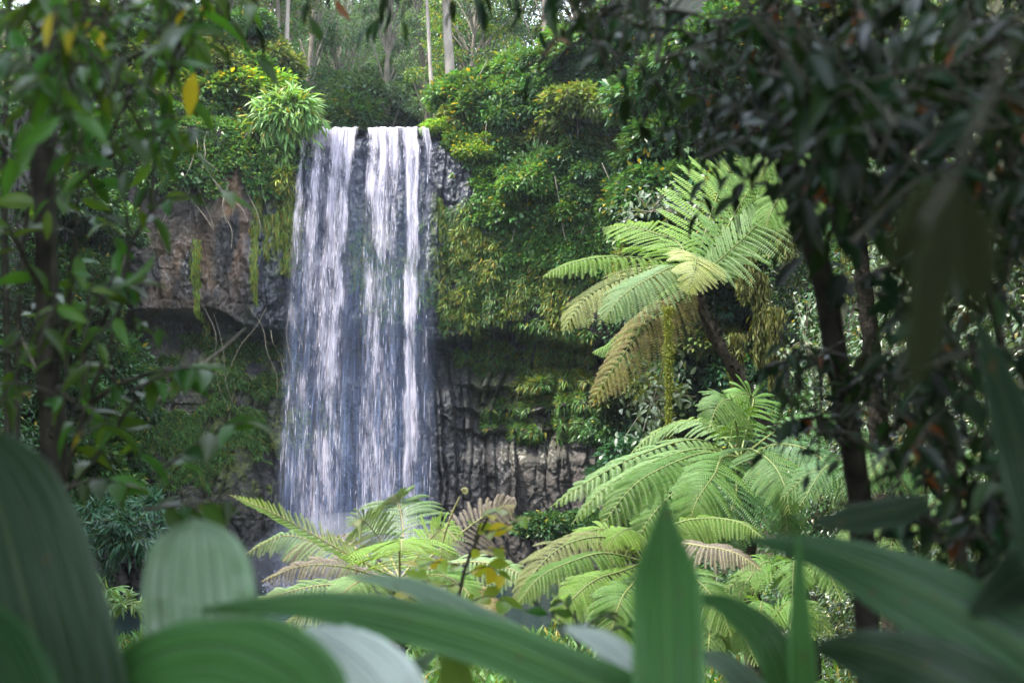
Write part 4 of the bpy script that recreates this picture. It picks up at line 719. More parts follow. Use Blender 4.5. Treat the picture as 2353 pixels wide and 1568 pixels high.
frond(t1, [c1, (1540, 660, 20.6), (1450, 740, 21), (1400, 790, 21.2), (1360, 810, 21.2)], 50, 'fern', (0, -0.6, 1), 18, 0.4)
frond(t1, [c1, (1530, 575, 21), (1480, 565, 21.8), (1430, 570, 22.4)], 65, 'fern_lime', (0, -0.3, 1), 20, 0.3)
# 2. tree fern behind it, upper right
c2 = (1930, 330, 15.5)
t2 = thing('tree_fern', 'shaded tree fern in the dark foliage at upper right', 'tree fern', at(2060, 1500, 15.5))
fern_trunk(t2, [(2060, 1560, 15.5), (2010, 900, 15.5), (1965, 500, 15.5), (1930, 345, 15.5)], 0.11, 0.07)
for pts, w, m_ in [([c2, (1860, 300, 15.3), (1780, 350, 15), (1740, 420, 14.9)], 60, 'fern'), ([c2, (1850, 380, 15), (1780, 470, 14.8), (1760, 520, 14.7)], 70, 'fern'), ([c2, (1870, 270, 15.6), (1800, 260, 15.7), (1740, 290, 15.8)], 50, 'fern'),
                   ([c2, (1900, 240, 15.8), (1880, 220, 15.9), (1850, 210, 16)], 60, 'fern_deep'), ([c2, (2000, 290, 15.4), (2080, 300, 15.1), (2140, 360, 15)], 60, 'fern_deep'), ([c2, (1900, 400, 14.9), (1860, 470, 14.6), (1850, 540, 14.5)], 60, 'fern')]:
    frond(t2, pts, w, m_, (0, -0.8, 0.7), 20, 0.4, npin=16)
# 3. low tree fern right
c3 = (1700, 1050, 16.5)
t3 = thing('tree_fern', 'low spreading tree fern beneath the tall leaning one', 'tree fern', at(1740, 1600, 16.5))
fern_trunk(t3, [(1740, 1640, 16.5), (1720, 1300, 16.5), (1702, 1075, 16.5)], 0.12, 0.09)
for pts, w, m_, nh, dr in [
    ([c3, (1600, 1010, 16), (1480, 1040, 15.4), (1360, 1100, 15.1), (1262, 1165, 15)], 60, 'fern_pale', (-0.1, -0.6, 1), 0.45),
    ([c3, (1610, 1030, 15.8), (1500, 1060, 15.1), (1390, 1120, 14.7), (1312, 1205, 14.6)], 55, 'fern_pale', (-0.1, -0.6, 1), 0.5),
    ([c3, (1620, 1040, 15.6), (1530, 1070, 14.8), (1450, 1120, 14.4), (1370, 1225, 14.2)], 95, 'fern', (-0.2, -0.8, 0.8), 0.45),
    ([c3, (1640, 1060, 15.5), (1570, 1110, 14.6), (1500, 1180, 14.2), (1455, 1260, 14.1)], 90, 'fern', (-0.2, -0.9, 0.7), 0.4),
    ([c3, (1660, 1050, 15.4), (1640, 1090, 14.4), (1600, 1150, 14), (1580, 1220, 13.9)], 95, 'fern', (0, -1, 0.6), 0.35),
    ([c3, (1720, 1030, 15.6), (1770, 1060, 14.8), (1800, 1110, 14.4), (1815, 1180, 14.3)], 95, 'fern', (0.1, -1, 0.6), 0.35),
    ([c3, (1720, 960, 17.2), (1730, 915, 17.6), (1700, 905, 17.4), (1650, 935, 17)], 80, 'fern', (0, -1, 0.6), 0.4),
    ([c3, (1690, 970, 16.4), (1680, 920, 15.8), (1650, 930, 15.2), (1625, 990, 14.8)], 90, 'fern', (0, -1, 0.5), 0.4),
    ([c3, (1640, 980, 17), (1570, 965, 17.4), (1510, 990, 17.6), (1440, 1050, 17.6)], 55, 'fern_pale', (0, -0.5, 1), 0.4),
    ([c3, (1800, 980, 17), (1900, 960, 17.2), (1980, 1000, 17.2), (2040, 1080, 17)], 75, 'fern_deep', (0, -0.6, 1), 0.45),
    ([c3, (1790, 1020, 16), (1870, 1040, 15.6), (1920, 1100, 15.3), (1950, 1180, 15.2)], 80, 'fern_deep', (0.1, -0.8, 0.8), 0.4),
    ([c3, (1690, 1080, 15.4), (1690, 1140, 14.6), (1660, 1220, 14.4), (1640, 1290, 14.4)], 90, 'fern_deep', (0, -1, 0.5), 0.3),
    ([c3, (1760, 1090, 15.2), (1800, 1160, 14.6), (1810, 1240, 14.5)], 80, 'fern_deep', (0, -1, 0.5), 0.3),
    ([c3, (1650, 1150, 15.2), (1600, 1200, 14.4), (1540, 1280, 14.2), (1500, 1340, 14.2)], 75, 'fern', (0, -1, 0.5), 0.3)]:
    frond(t3, pts, w, m_, nh, 24, dr, npin=18)
# 4. fern bottom middle right
c4 = (1480, 1290, 12.0)
t4 = thing('tree_fern', 'bright low fern between the yellow sapling and upright blade', 'tree fern', at(1490, 1640, 12))
fern_trunk(t4, [(1490, 1720, 12), (1484, 1480, 12), (1480, 1300, 12)], 0.07, 0.05)
for pts, w, m_, nh, dr in [
    ([c4, (1400, 1235, 11.8), (1300, 1250, 11.4), (1230, 1310, 11.2), (1182, 1392, 11.1)], 78, 'fern_khaki', (-0.1, -0.8, 0.9), 0.45),
    ([c4, (1390, 1270, 11.3), (1310, 1290, 10.9), (1240, 1325, 10.7), (1185, 1390, 10.6)], 62, 'fern', (-0.1, -0.7, 0.9), 0.6),
    ([c4, (1430, 1310, 11.2), (1370, 1330, 10.7), (1320, 1370, 10.5), (1278, 1430, 10.4)], 85, 'fern_lime', (-0.1, -1, 0.7), 0.4),
    ([c4, (1460, 1330, 11), (1430, 1370, 10.5), (1410, 1430, 10.4), (1400, 1500, 10.4)], 80, 'fern', (0, -1, 0.6), 0.35),
    ([c4, (1440, 1240, 12), (1390, 1215, 12.1), (1340, 1225, 12), (1300, 1255, 11.9)], 55, 'fern_lime', (0, -0.8, 0.9), 0.4),
    ([c4, (1470, 1240, 11.6), (1450, 1215, 11.2), (1420, 1225, 10.9), (1390, 1260, 10.7)], 62, 'fern_lime', (0, -0.9, 0.8), 0.45),
    ([c4, (1540, 1210, 12.2), (1620, 1190, 12.2), (1700, 1200, 12), (1760, 1240, 11.8)], 60, 'fern_lime', (0, -0.6, 1), 0.75),
    ([c4, (1550, 1250, 11.6), (1620, 1255, 11.2), (1690, 1270, 11), (1750, 1310, 10.9)], 55, 'fern_dead', (0, -0.8, 0.8), 0.5),
    ([c4, (1540, 1300, 11.4), (1600, 1330, 10.9), (1650, 1390, 10.7), (1680, 1460, 10.6)], 75, 'fern', (0, -1, 0.6), 0.4),
    ([c4, (1510, 1340, 11.2), (1540, 1400, 10.8), (1550, 1480, 10.7)], 75, 'fern_deep', (0, -1, 0.6), 0.35)]:
    frond(t4, pts, w, m_, nh, 25, dr, npin=20, thick=0.8, label='brown withered frond' if m_ == 'fern_dead' else None, stalk='stalk_pale' if m_ == 'fern_dead' else 'stalk')
# 5. fern bottom centre in front of the falls
c5 = (918, 1330, 12.5)
t5 = thing('tree_fern', 'pale green fern in front of the foot of the waterfall', 'tree fern', at(915, 1640, 12.5))
fern_trunk(t5, [(915, 1720, 12.5), (917, 1500, 12.5), (918, 1350, 12.5)], 0.06, 0.045)
for pts, w, m_, nh, dr in [
    ([c5, (920, 1280, 13.3), (926, 1220, 13.7), (918, 1165, 13.9), (905, 1138, 13.9)], 172, 'fern_pale', (0, -1, 0.35), 0.50),
    ([c5, (900, 1285, 12.9), (870, 1235, 13.0), (835, 1195, 12.9), (812, 1205, 12.8)], 90, 'fern_pale', (-0.1, -1, 0.4), 0.45),
    ([c5, (950, 1290, 12.8), (985, 1240, 12.9), (1020, 1215, 12.8), (1050, 1240, 12.7)], 85, 'fern_lime', (0.1, -1, 0.5), 0.5),
    ([c5, (880, 1330, 11.6), (840, 1330, 11.2), (800, 1350, 11), (760, 1390, 10.9)], 75, 'fern_pale', (-0.1, -1, 0.6), 0.4),
    ([c5, (960, 1325, 11.7), (1010, 1320, 11.3), (1060, 1345, 11.1), (1100, 1395, 11)], 75, 'fern', (0.1, -1, 0.6), 0.4),
    ([c5, (918, 1275, 11.9), (919, 1245, 11.5), (921, 1240, 11.0), (923, 1262, 10.6)], 155, 'fern_lime', (0, -0.9, 1.0), 0.28),
    ([c5, (850, 1300, 12.0), (780, 1262, 11.8), (680, 1205, 11.7), (600, 1165, 11.6), (527, 1136, 11.6)], 46, 'fern_lime', (0.3, -0.6, 1), -0.15),
    ([c5, (830, 1290, 12.6), (740, 1250, 12.9), (650, 1230, 13), (562, 1272, 13)], 62, 'fern_pale', (0, -0.8, 0.8), 0.55),
    ([c5, (860, 1320, 12.2), (780, 1300, 12), (690, 1300, 11.9), (600, 1335, 11.8)], 60, 'fern_dead', (0, -0.9, 0.7), 0.6),
    ([c5, (850, 1280, 13), (770, 1235, 13.4), (700, 1250, 13.5), (650, 1290, 13.5)], 58, 'fern_dead', (0, -0.9, 0.7), 0.8),
    ([c5, (1000, 1270, 13.2), (1090, 1200, 13.6), (1150, 1165, 13.6), (1185, 1160, 13.5)], 72, 'fern_dead', (0, -1, 0.4), 0.35),
    ([c5, (1010, 1300, 12.2), (1100, 1290, 11.9), (1180, 1310, 11.7), (1240, 1360, 11.6)], 60, 'fern_pale', (0, -0.8, 0.8), 0.5),
    ([c5, (820, 1340, 11.8), (730, 1345, 11.5), (640, 1365, 11.4), (560, 1395, 11.3)], 55, 'fern_pale', (0, -0.7, 0.9), 0.4),
    ([c5, (860, 1345, 11.6), (790, 1370, 11.2), (720, 1400, 11), (650, 1430, 11)], 55, 'fern_pale', (0, -0.7, 0.9), 0.4),
    ([c5, (990, 1340, 11.6), (1060, 1350, 11.2), (1120, 1390, 11), (1160, 1440, 11)], 60, 'fern_dying', (0, -0.8, 0.8), 0.4),
    ([c5, (960, 1350, 11.5), (1000, 1390, 11), (1020, 1440, 10.9)], 60, 'fern_dead', (0, -1, 0.6), 0.4)]:
    frond(t5, pts, w, m_, nh, 27, dr, npin=22, thick=0.8, label={'fern_dead': 'grey brown withered frond', 'fern_dying': 'yellow brown drying frond'}.get(m_), stalk='stalk_pale')
# fiddlehead
fh = Geo(); a = np.linspace(0, 2.2 * 2 * np.pi, 30); r = px(8, 12.3) * (1 - a / a[-1]) ** 0.8; cc = at(1068, 1128, 12.3)
pts = [at(1010, 1300, 12.4), at(1018, 1240, 12.4), at(1038, 1180, 12.35), at(1056, 1140, 12.3)]; tube(fh, pts, 0.012, 0.007, 16, 6)
sp3 = [cc + np.array([math.cos(2.9 - q) * rr_, 0, math.sin(2.9 - q) * rr_]) for q, rr_ in zip(a, r)]; tube(fh, sp3, 0.008, 0.005, 30, 6)
for (uu, vv, s_) in [(1030, 1205, 1), (1022, 1225, -1), (1046, 1160, 1), (1040, 1176, -1), (1016, 1255, 1)]:
    q0 = at(uu, vv, 12.35); sp4 = [q0 + np.array([s_ * (0.012 + math.cos(2.9 - q) * 0.010 * (1 - q / 14)), 0, 0.008 + math.sin(2.9 - q) * 0.010 * (1 - q / 14)]) for q in np.linspace(0, 9, 12)]; tube(fh, sp4, 0.004, 0.003, 14, 5)
fho = fh.obj('fiddlehead', M['stalk_pale'], t5); fho['label'] = 'young fiddlehead rising with a curled tip'
# 6. ferns in the shade on the right
def small_fern(c, R, n, mat, label, group, Yb=None):
    u, v, Y = c; t = thing('ground_fern', label, 'fern', at(u, v + 40, Y), group)
    for k in range(n):
        a = -0.2 + (k + rng.uniform(-0.3, 0.3)) / n * (2 * math.pi); ca, sa = math.cos(a), math.sin(a)
        pts = [(u, v, Y), (u + R * 0.5 * ca, v - R * 0.30 + R * 0.05 * sa, Y + px(R * 0.45, Y) * sa), (u + R * ca, v + R * (0.1 - 0.1 * sa), Y + px(R * 0.9, Y) * sa)]
        frond(t, pts, R * 0.34, mat, (0, -0.7, 0.9), 17, 0.4, npin=12, thick=0.7)
    return t
for (u, v, Y, R, m_) in [(1980, 1130, 14, 190, 'fern_deep'), (2130, 1090, 13, 170, 'fern_deep'), (2080, 1240, 11.5, 170, 'fern'), (2240, 1200, 11, 170, 'fern_deep'), (1830, 1350, 11.5, 180, 'fern'), (1960, 1320, 12, 170, 'fern'), (1760, 1440, 11, 170, 'fern'), (1640, 1500, 11, 160, 'fern')]:
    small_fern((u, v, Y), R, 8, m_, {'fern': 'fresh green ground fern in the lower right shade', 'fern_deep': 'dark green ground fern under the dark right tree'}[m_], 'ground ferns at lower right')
# pale leaved branches and silvery bushes on the right
M['silver'] = leaf_mat('silvery_leaf', (0.14, 0.19, 0.12), 0.3, 0.02, 0.3, 0.4, spec=0.7)
TN0 = tmpl_leaf(0.45, 0.10, 0.2, 4, 0.42)
for c, rr_, n_, l_, lab in [((1505, 920, 19), (110, 130), 240, 0.13, 'pale silvery leaved bush behind the hanging mossy liana'), ((1500, 480, 24), (170, 60), 260, 0.14, 'silvery leaved bush just above the tall fern crown'), ((1860, 780, 18), (90, 140), 240, 0.10, 'silvery leaved climber between the tall fern trunk and dark tree'), ((2050, 640, 17), (120, 150), 220, 0.11, 'silvery leaved climber right of the dark crooked tree')]:
    t = thing('silvery_bush', lab, 'bush', at(c[0], c[1] + rr_[1], c[2])); g = Geo(); s2 = Geo(); C0 = at(*c)
    for q in range(12):
        th = rng.uniform(0, 6.28); r_ = rng.uniform(0.5, 1); E = at(c[0] + rr_[0] * r_ * math.cos(th), c[1] + rr_[1] * r_ * math.sin(th), c[2] + rng.uniform(-0.5, 0.5)); tube(s2, [C0 + np.array([0, 0.3, 0]), (C0 + E) / 2 + np.array([0, 0.1, 0.05]), E], 0.010, 0.004, 6, 4)
        k_ = n_ // 12; tt_ = rng.uniform(0.25, 1.05, (k_, 1)); pp = C0 * (1 - tt_) + E * tt_ + rng.normal(0, px(16, c[2]), (k_, 3)); place(g, TN0, pp, rdir(k_) * 0.7 + np.array([0, -0.2, -0.4]), np.array([0, -0.6, 0.7]) + rng.normal(0, 0.5, (k_, 3)), rng.uniform(l_ * 0.6, l_ * 1.2, k_))
    s2.obj('stems', M['vine_stem'], t); g.obj('foliage', M['silver'], t)
# mossy hanging column
drape(1534, 700, 1060, 11, 17.6, 'yellow green mossy liana hanging straight down under the tall tree fern', None, 6500, 'liana', (0.02, 0.055), 0.8)

# ------------------------------------------------------------------ near trees and branches
TN = tmpl_leaf(0.40, 0.10, 0.22, 6, 0.40); TW = tmpl_leaf(0.58, 0.06, 0.15, 6, 0.45)
def px_path(pts): return [at(*p) for p in pts]
def twig_leaves(g, st, P, n, leaf, drop=0.5, r=0.004, spread=0.9, tm=None):
    C = polyline(P, 24); T = unit(np.gradient(C, axis=0)); tube(st, P, r, r * 0.4, 16, 5)
    t = np.linspace(0.15, 1.0, n); i = np.minimum((t * 23).astype(int), 23); sgn = np.where(np.arange(n) % 2, 1, -1)[:, None]
    sd = unit(np.cross(T[i], np.array([0, -0.3, 1.0]))) * sgn
    d = T[i] * 0.7 + sd * spread + np.array([0, 0, -drop]) + rng.normal(0, 0.25, (n, 3)); nn = np.array([0, -0.45, 0.8]) + rng.normal(0, 0.4, (n, 3))
    place(g, tm or TN, C[i], d, nn, rng.uniform(leaf * 0.7, leaf * 1.15, n))
TN2 = tmpl_leaf(0.33, 0.08, 0.25, 6, 0.42)
def fill_twigs(g, st, poly, Yr, n, leaf, per=6, ln=0.35, dirv=(0, 0, -0.2), drop=0.45, tmn=None):
    P = np.array(poly, float); items = []
    while len(items) < n:
        u = rng.uniform(P[:, 0].min(), P[:, 0].max()); v = rng.uniform(P[:, 1].min(), P[:, 1].max())
        if not inpoly(np.array([u]), np.array([v]), poly)[0]: continue
        a = at(u, v, rng.uniform(*Yr)); d = unit(rdir(1)[0] + np.array(dirv) * 1.2) * ln * rng.uniform(0.5, 1.1); items.append((a, d))
    nodes = np.vstack([ROOTS]); left = list(range(n)); A = np.array([q[0] for q in items])
    dist = np.array([np.linalg.norm(nodes - a, axis=1).min() for a in A]); near = [nodes[np.linalg.norm(nodes - a, axis=1).argmin()] for a in A]
    while left:                                  # each twig springs from the nearest branch or earlier twig
        q = min(left, key=lambda w: dist[w]); left.remove(q); a, d = items[q]; b = near[q]; h = a - d / 2
        if dist[q] > 0.05: tube(st, [b, (b + h) / 2 + rng.normal(0, 0.03, 3) + np.array([0, 0, 0.03]), h], 0.0035 + 0.003 * min(1, dist[q]), 0.003, 10, 5)
        twig_leaves(g, st, [h, a + np.array([0, 0, 0.03]), a + d / 2 + np.array([0, 0, -0.04])], per, leaf * rng.uniform(0.75, 1.25), drop, tm=tmn)
        for w in left:
            for c in (a, a + d / 2):
                dd = np.linalg.norm(A[w] - c)
                if dd < dist[w]: dist[w] = dd; near[w] = c
# left tree
tl = thing('near_tree', 'dark slender tree close by at the left edge', 'tree', at(140, 1900, 4.0))
g = Geo(); tube(g, px_path([(150, 1900, 4), (128, 1150, 4.0), (112, 860, 4.0), (104, 500, 4.0), (92, 200, 4.05), (110, -300, 4.1)]), 0.036, 0.028, 40, 10, rough=0.12); g.obj('trunk', M['bark'], tl); ROOTS = polyline(px_path([(128, 1150, 4.0), (112, 860, 4.0), (104, 500, 4.0), (92, 200, 4.05), (110, -300, 4.1)]), 60)
st = Geo(); lf = Geo()
for P, n, lf_ in [([(150, 880, 4), (205, 790, 3.95), (290, 620, 3.9), (288, 430, 3.9)], 3, 0.12), ([(150, 1090, 4), (200, 930, 3.9), (262, 760, 3.8), (290, 640, 3.8)], 4, 0.13),
                  ([(104, 500, 4), (180, 420, 3.9), (300, 330, 3.8), (400, 330, 3.7)], 7, 0.14), ([(100, 300, 4), (220, 180, 3.9), (360, 110, 3.8), (470, 100, 3.7)], 9, 0.14),
                  ([(92, 200, 4), (200, 60, 3.9), (330, 20, 3.8), (450, 30, 3.7)], 9, 0.15), ([(200, 930, 3.9), (280, 880, 3.8), (380, 850, 3.7), (440, 850, 3.65)], 6, 0.12),
                  ([(128, 1150, 4), (220, 1050, 3.9), (330, 900, 3.8), (470, 850, 3.7)], 6, 0.11), ([(104, 500, 4), (40, 380, 4.1), (-20, 300, 4.2)], 6, 0.15), ([(110, 700, 4), (60, 600, 3.9), (20, 520, 3.8)], 6, 0.15)]:
    twig_leaves(lf, st, px_path(P), n, lf_, 0.5, 0.009)
# particular sprays at the edges of the photo's dark mass
for P, n, l_ in [([(300, 560, 3.7), (360, 470, 3.7), (440, 450, 3.65), (520, 440, 3.6)], 8, 0.11), ([(230, 700, 3.7), (250, 660, 3.7), (300, 650, 3.7)], 7, 0.11),
                 ([(310, 300, 3.6), (380, 310, 3.6), (440, 300, 3.55)], 6, 0.11), ([(300, 900, 3.6), (400, 850, 3.6), (470, 845, 3.55)], 7, 0.10),
                 ([(350, 1090, 3.5), (440, 1030, 3.5), (510, 985, 3.45), (560, 970, 3.4)], 7, 0.12), ([(330, 1170, 3.5), (430, 1160, 3.5), (520, 1150, 3.45)], 8, 0.10), ([(150, 1120, 3.6), (230, 1100, 3.55), (300, 1120, 3.5)], 8, 0.11)]:
    twig_leaves(lf, st, px_path(P), n, l_, 0.35, 0.006)
fill_twigs(lf, st, [(-60, -40), (560, -40), (500, 60), (420, 150), (200, 210), (-60, 300)], (2.4, 4.6), 58, 0.090, tmn=TN2)
fill_twigs(lf, st, [(-60, 200), (230, 200), (260, 500), (200, 1050), (-60, 1050)], (2.8, 4.6), 15, 0.090, tmn=TN2)
fill_twigs(lf, st, [(180, 200), (430, 200), (420, 420), (200, 500)], (3.0, 4.2), 6, 0.095, tmn=TN2)
fill_twigs(lf, st, [(180, 480), (330, 480), (330, 900), (330, 1100), (180, 1100)], (3.0, 4.2), 6, 0.095, tmn=TN2)
st.obj('branches', M['stem_dark'], tl); lf.obj('foliage', M['nearleft'], tl)
# slender stems left
for k, (P, r, lab) in enumerate([([(20, 1900, 4.6), (18, 900, 4.6), (10, 400, 4.6), (30, -200, 4.6)], 0.016, 'dark upright stem at the very left edge'),
                  ([(60, 1900, 4.4), (40, 1000, 4.4), (52, 600, 4.4), (110, 100, 4.4)], 0.011, 'thin dark sapling stem between the left edge and near trunk'),
                  ([(170, 1900, 4.7), (150, 900, 4.7), (180, 450, 4.7), (200, 100, 4.7)], 0.008, 'thin dark sapling stem just right of the near left trunk')]):
    t = thing('sapling', lab, 'sapling', at(*P[0])); g = Geo(); tube(g, px_path(P), r, r * 0.5, 30, 6); g.obj('stem', M['stem_dark'], t)
    g = Geo(); s2 = Geo(); C = polyline(px_path(P), 30)
    for q in (12, 17, 20, 24): a = C[q]; d = unit(np.array([rng.normal(0, 1), rng.normal(0, 0.5), 0.5])) * 0.3; twig_leaves(g, s2, [a, a + d * 0.6, a + d], 5, 0.11, 0.5, 0.004)
    g.obj('foliage', M['nearleft'], t); s2.obj('twigs', M['stem_dark'], t)
# pale dead twigs, left
for P, lab in [([(360, 920, 5), (430, 860, 5), (500, 810, 5), (565, 752, 5)], 'pale bare twig pointing up beside the left cliff'), ([(262, 700, 4.6), (272, 640, 4.6), (290, 580, 4.6)], 'short whitish twig against the left rock face'), ([(50, 775, 4.2), (70, 820, 4.2), (92, 862, 4.2)], 'short whitish twig left of the near trunk')]:
    g = Geo(); tube(g, px_path(P), 0.006, 0.0035, 12, 5); o = g.obj('bare_twig', M['vine_stem']); tag(o, lab, 'twig')
# overhanging branch at the top
tb = thing('overhanging_branch', 'leafy branch hanging in from above at the top edge', 'branch', at(1000, -150, 4.0)); st = Geo(); lf = Geo()
tube(st, px_path([(500, -120, 4.2), (800, -60, 4.1), (1100, -70, 4.0), (1400, -60, 3.9)]), 0.014, 0.008, 24, 6)
for P, n in [([(560, -60, 4), (580, 10, 4), (584, 60, 4)], 3), ([(500, -40, 4), (510, 40, 4), (512, 100, 4)], 3), ([(690, -60, 4), (705, 0, 4), (712, 40, 4)], 3), ([(900, -60, 4), (885, 20, 4), (850, 60, 4)], 7), ([(940, -60, 4), (930, 0, 4), (925, 50, 4)], 3), ([(1030, -80, 4), (1036, -20, 4), (1040, 20, 4)], 4), ([(1100, -80, 4), (1105, -20, 4), (1110, 20, 4)], 5), ([(1170, -80, 4), (1180, -20, 4), (1190, 10, 4)], 4), ([(1260, -80, 3.9), (1262, 0, 3.9), (1240, 70, 3.9)], 5), ([(750, -80, 4), (760, -30, 4), (770, 0, 4)], 3)]:
    twig_leaves(lf, st, px_path(P), n, 0.095, 1.0, 0.004, 0.6, tm=TN2)
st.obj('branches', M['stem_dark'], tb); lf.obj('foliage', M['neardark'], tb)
# right tree
tr_ = thing('near_tree', 'dark crooked tree close by right of the tall tree fern', 'tree', at(2000, 1900, 4.0))
g = Geo(); tube(g, px_path([(2010, 1900, 4.2), (1985, 1300, 4.2), (1962, 1050, 4.15), (1925, 850, 4.1), (1892, 650, 4.05), (1840, 490, 4.0), (1815, 400, 4.0), (1800, 250, 4.0), (1772, 60, 4.0), (1760, -200, 4.0)]), 0.038, 0.026, 50, 10, rough=0.12); g.obj('trunk', M['bark'], tr_); ROOTS = polyline(px_path([(1962, 1050, 4.15), (1925, 850, 4.1), (1892, 650, 4.05), (1840, 490, 4.0), (1815, 400, 4.0), (1800, 250, 4.0), (1772, 60, 4.0), (1760, -200, 4.0)]), 60)
st = Geo(); lf = Geo()
for P, n in [([(1900, 640, 4.05), (1900, 560, 4.0), (1940, 470, 3.9), (1990, 400, 3.9)], 3), ([(1815, 400, 4), (1760, 330, 3.9), (1640, 290, 3.8), (1500, 300, 3.7)], 9), ([(1790, 200, 4), (1700, 120, 3.9), (1560, 70, 3.8), (1400, 60, 3.7)], 12), ([(1840, 490, 4), (1800, 440, 3.9), (1760, 420, 3.8)], 4), ([(1780, 100, 4), (1850, 40, 3.9), (1950, 0, 3.8)], 6),
             ([(1920, 850, 4.1), (1860, 820, 4), (1800, 830, 3.9), (1750, 850, 3.9)], 8), ([(1950, 1000, 4.1), (1880, 960, 4), (1800, 970, 3.9)], 8), ([(1900, 700, 4), (1980, 640, 3.9), (2060, 600, 3.8)], 8), ([(1930, 900, 4), (2020, 860, 3.9), (2100, 850, 3.8)], 9)]:
    twig_leaves(lf, st, px_path(P), int(n * 1.8), 0.075, 0.7, 0.008)
fill_twigs(lf, st, [(1270, -40), (1800, -40), (1800, 240), (1600, 230), (1420, 170), (1280, 100)], (2.8, 4.6), 34, 0.070, drop=0.7, per=8, ln=0.4)
fill_twigs(lf, st, [(1480, 250), (1800, 220), (1830, 400), (1700, 420), (1560, 330)], (2.8, 4.6), 16, 0.070, drop=0.6, per=8)
fill_twigs(lf, st, [(1780, -40), (2420, -40), (2420, 600), (2100, 560), (1960, 330), (1800, 330)], (2.2, 4.6), 150, 0.078, per=9, ln=0.4)
fill_twigs(lf, st, [(1800, 330), (2000, 330), (1990, 470), (1830, 480)], (2.6, 3.6), 14, 0.10)
fill_twigs(lf, st, [(1780, 830), (2050, 760), (2100, 1060), (1780, 1000)], (3.4, 4.6), 24, 0.065)
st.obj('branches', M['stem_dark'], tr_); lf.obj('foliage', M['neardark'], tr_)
# right shrub with mixed leaves
tS = thing('near_shrub', 'dark shrub with glossy and rusty leaves at the right edge', 'shrub', at(2250, 1900, 3.2)); st = Geo(); lf = Geo()
for P in [[(2250, 1900, 3.4), (2200, 1200, 3.3), (2150, 800, 3.2), (2180, 400, 3.1)], [(2300, 1900, 3.6), (2320, 1000, 3.4), (2260, 600, 3.2)]]: tube(st, px_path(P), 0.018, 0.008, 24, 6)
ROOTS = np.vstack([polyline(px_path(P), 40) for P in [[(2200, 1200, 3.3), (2150, 800, 3.2), (2180, 400, 3.1)], [(2320, 1000, 3.4), (2260, 600, 3.2)]]])
fill_twigs(lf, st, [(2060, 480), (2420, 500), (2420, 1200), (2200, 1180), (2060, 1050)], (2.2, 4.4), 50, 0.078, per=8)
fill_twigs(lf, st, [(1980, 1000), (2380, 1050), (2400, 1320), (2020, 1200)], (2.6, 4.4), 22, 0.07)
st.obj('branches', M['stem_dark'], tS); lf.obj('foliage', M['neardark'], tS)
# yellow leaved sapling in the middle
ty = thing('yellow_sapling', 'small sapling with bright yellow leaves in the lower middle', 'sapling', at(1050, 1900, 5.5)); st = Geo(); lf = Geo()
tube(st, px_path([(1040, 1950, 5.5), (1045, 1500, 5.5), (1062, 1330, 5.5), (1100, 1230, 5.5), (1130, 1170, 5.5)]), 0.010, 0.005, 20, 6)
for P, n in [([(1090, 1240, 5.5), (1110, 1190, 5.45), (1150, 1170, 5.4)], 6), ([(1110, 1220, 5.5), (1150, 1215, 5.4), (1200, 1190, 5.35)], 6), ([(1070, 1300, 5.5), (1010, 1290, 5.4), (960, 1300, 5.35)], 6), ([(1060, 1340, 5.5), (1000, 1345, 5.4), (950, 1320, 5.3)], 7), ([(1065, 1320, 5.5), (1120, 1300, 5.4), (1150, 1320, 5.35)], 6), ([(1050, 1400, 5.5), (1110, 1370, 5.4), (1160, 1380, 5.3)], 6), ([(1050, 1380, 5.5), (990, 1390, 5.4), (940, 1370, 5.3)], 6), ([(1075, 1270, 5.5), (1110, 1260, 5.4), (1150, 1260, 5.4)], 5)]:
    twig_leaves(lf, st, px_path(P), n, 0.092, 0.2, 0.004, tm=TW)
st.obj('stems', M['stem_dark'], ty); lf.obj('foliage', M['yellowleaf'], ty)
t_ = thing('low_sapling', 'low sapling with mottled leaves left of the upright green blade', 'sapling', at(1330, 1800, 5.0)); st = Geo(); lf = Geo()
tube(st, px_path([(1340, 1900, 5), (1330, 1500, 5), (1320, 1400, 5)]), 0.008, 0.004, 14, 6)
for P, n in [([(1330, 1480, 5), (1290, 1430, 4.9), (1240, 1400, 4.9)], 6), ([(1330, 1450, 5), (1370, 1420, 4.9), (1400, 1410, 4.9)], 5), ([(1330, 1500, 5), (1400, 1450, 4.9), (1440, 1440, 4.9)], 5), ([(1320, 1420, 5), (1300, 1390, 5), (1280, 1370, 5)], 4)]: twig_leaves(lf, st, px_path(P), n, 0.075, 0.3, 0.004)
st.obj('stems', M['stem_dark'], t_); lf.obj('foliage', M['nearleft'], t_)

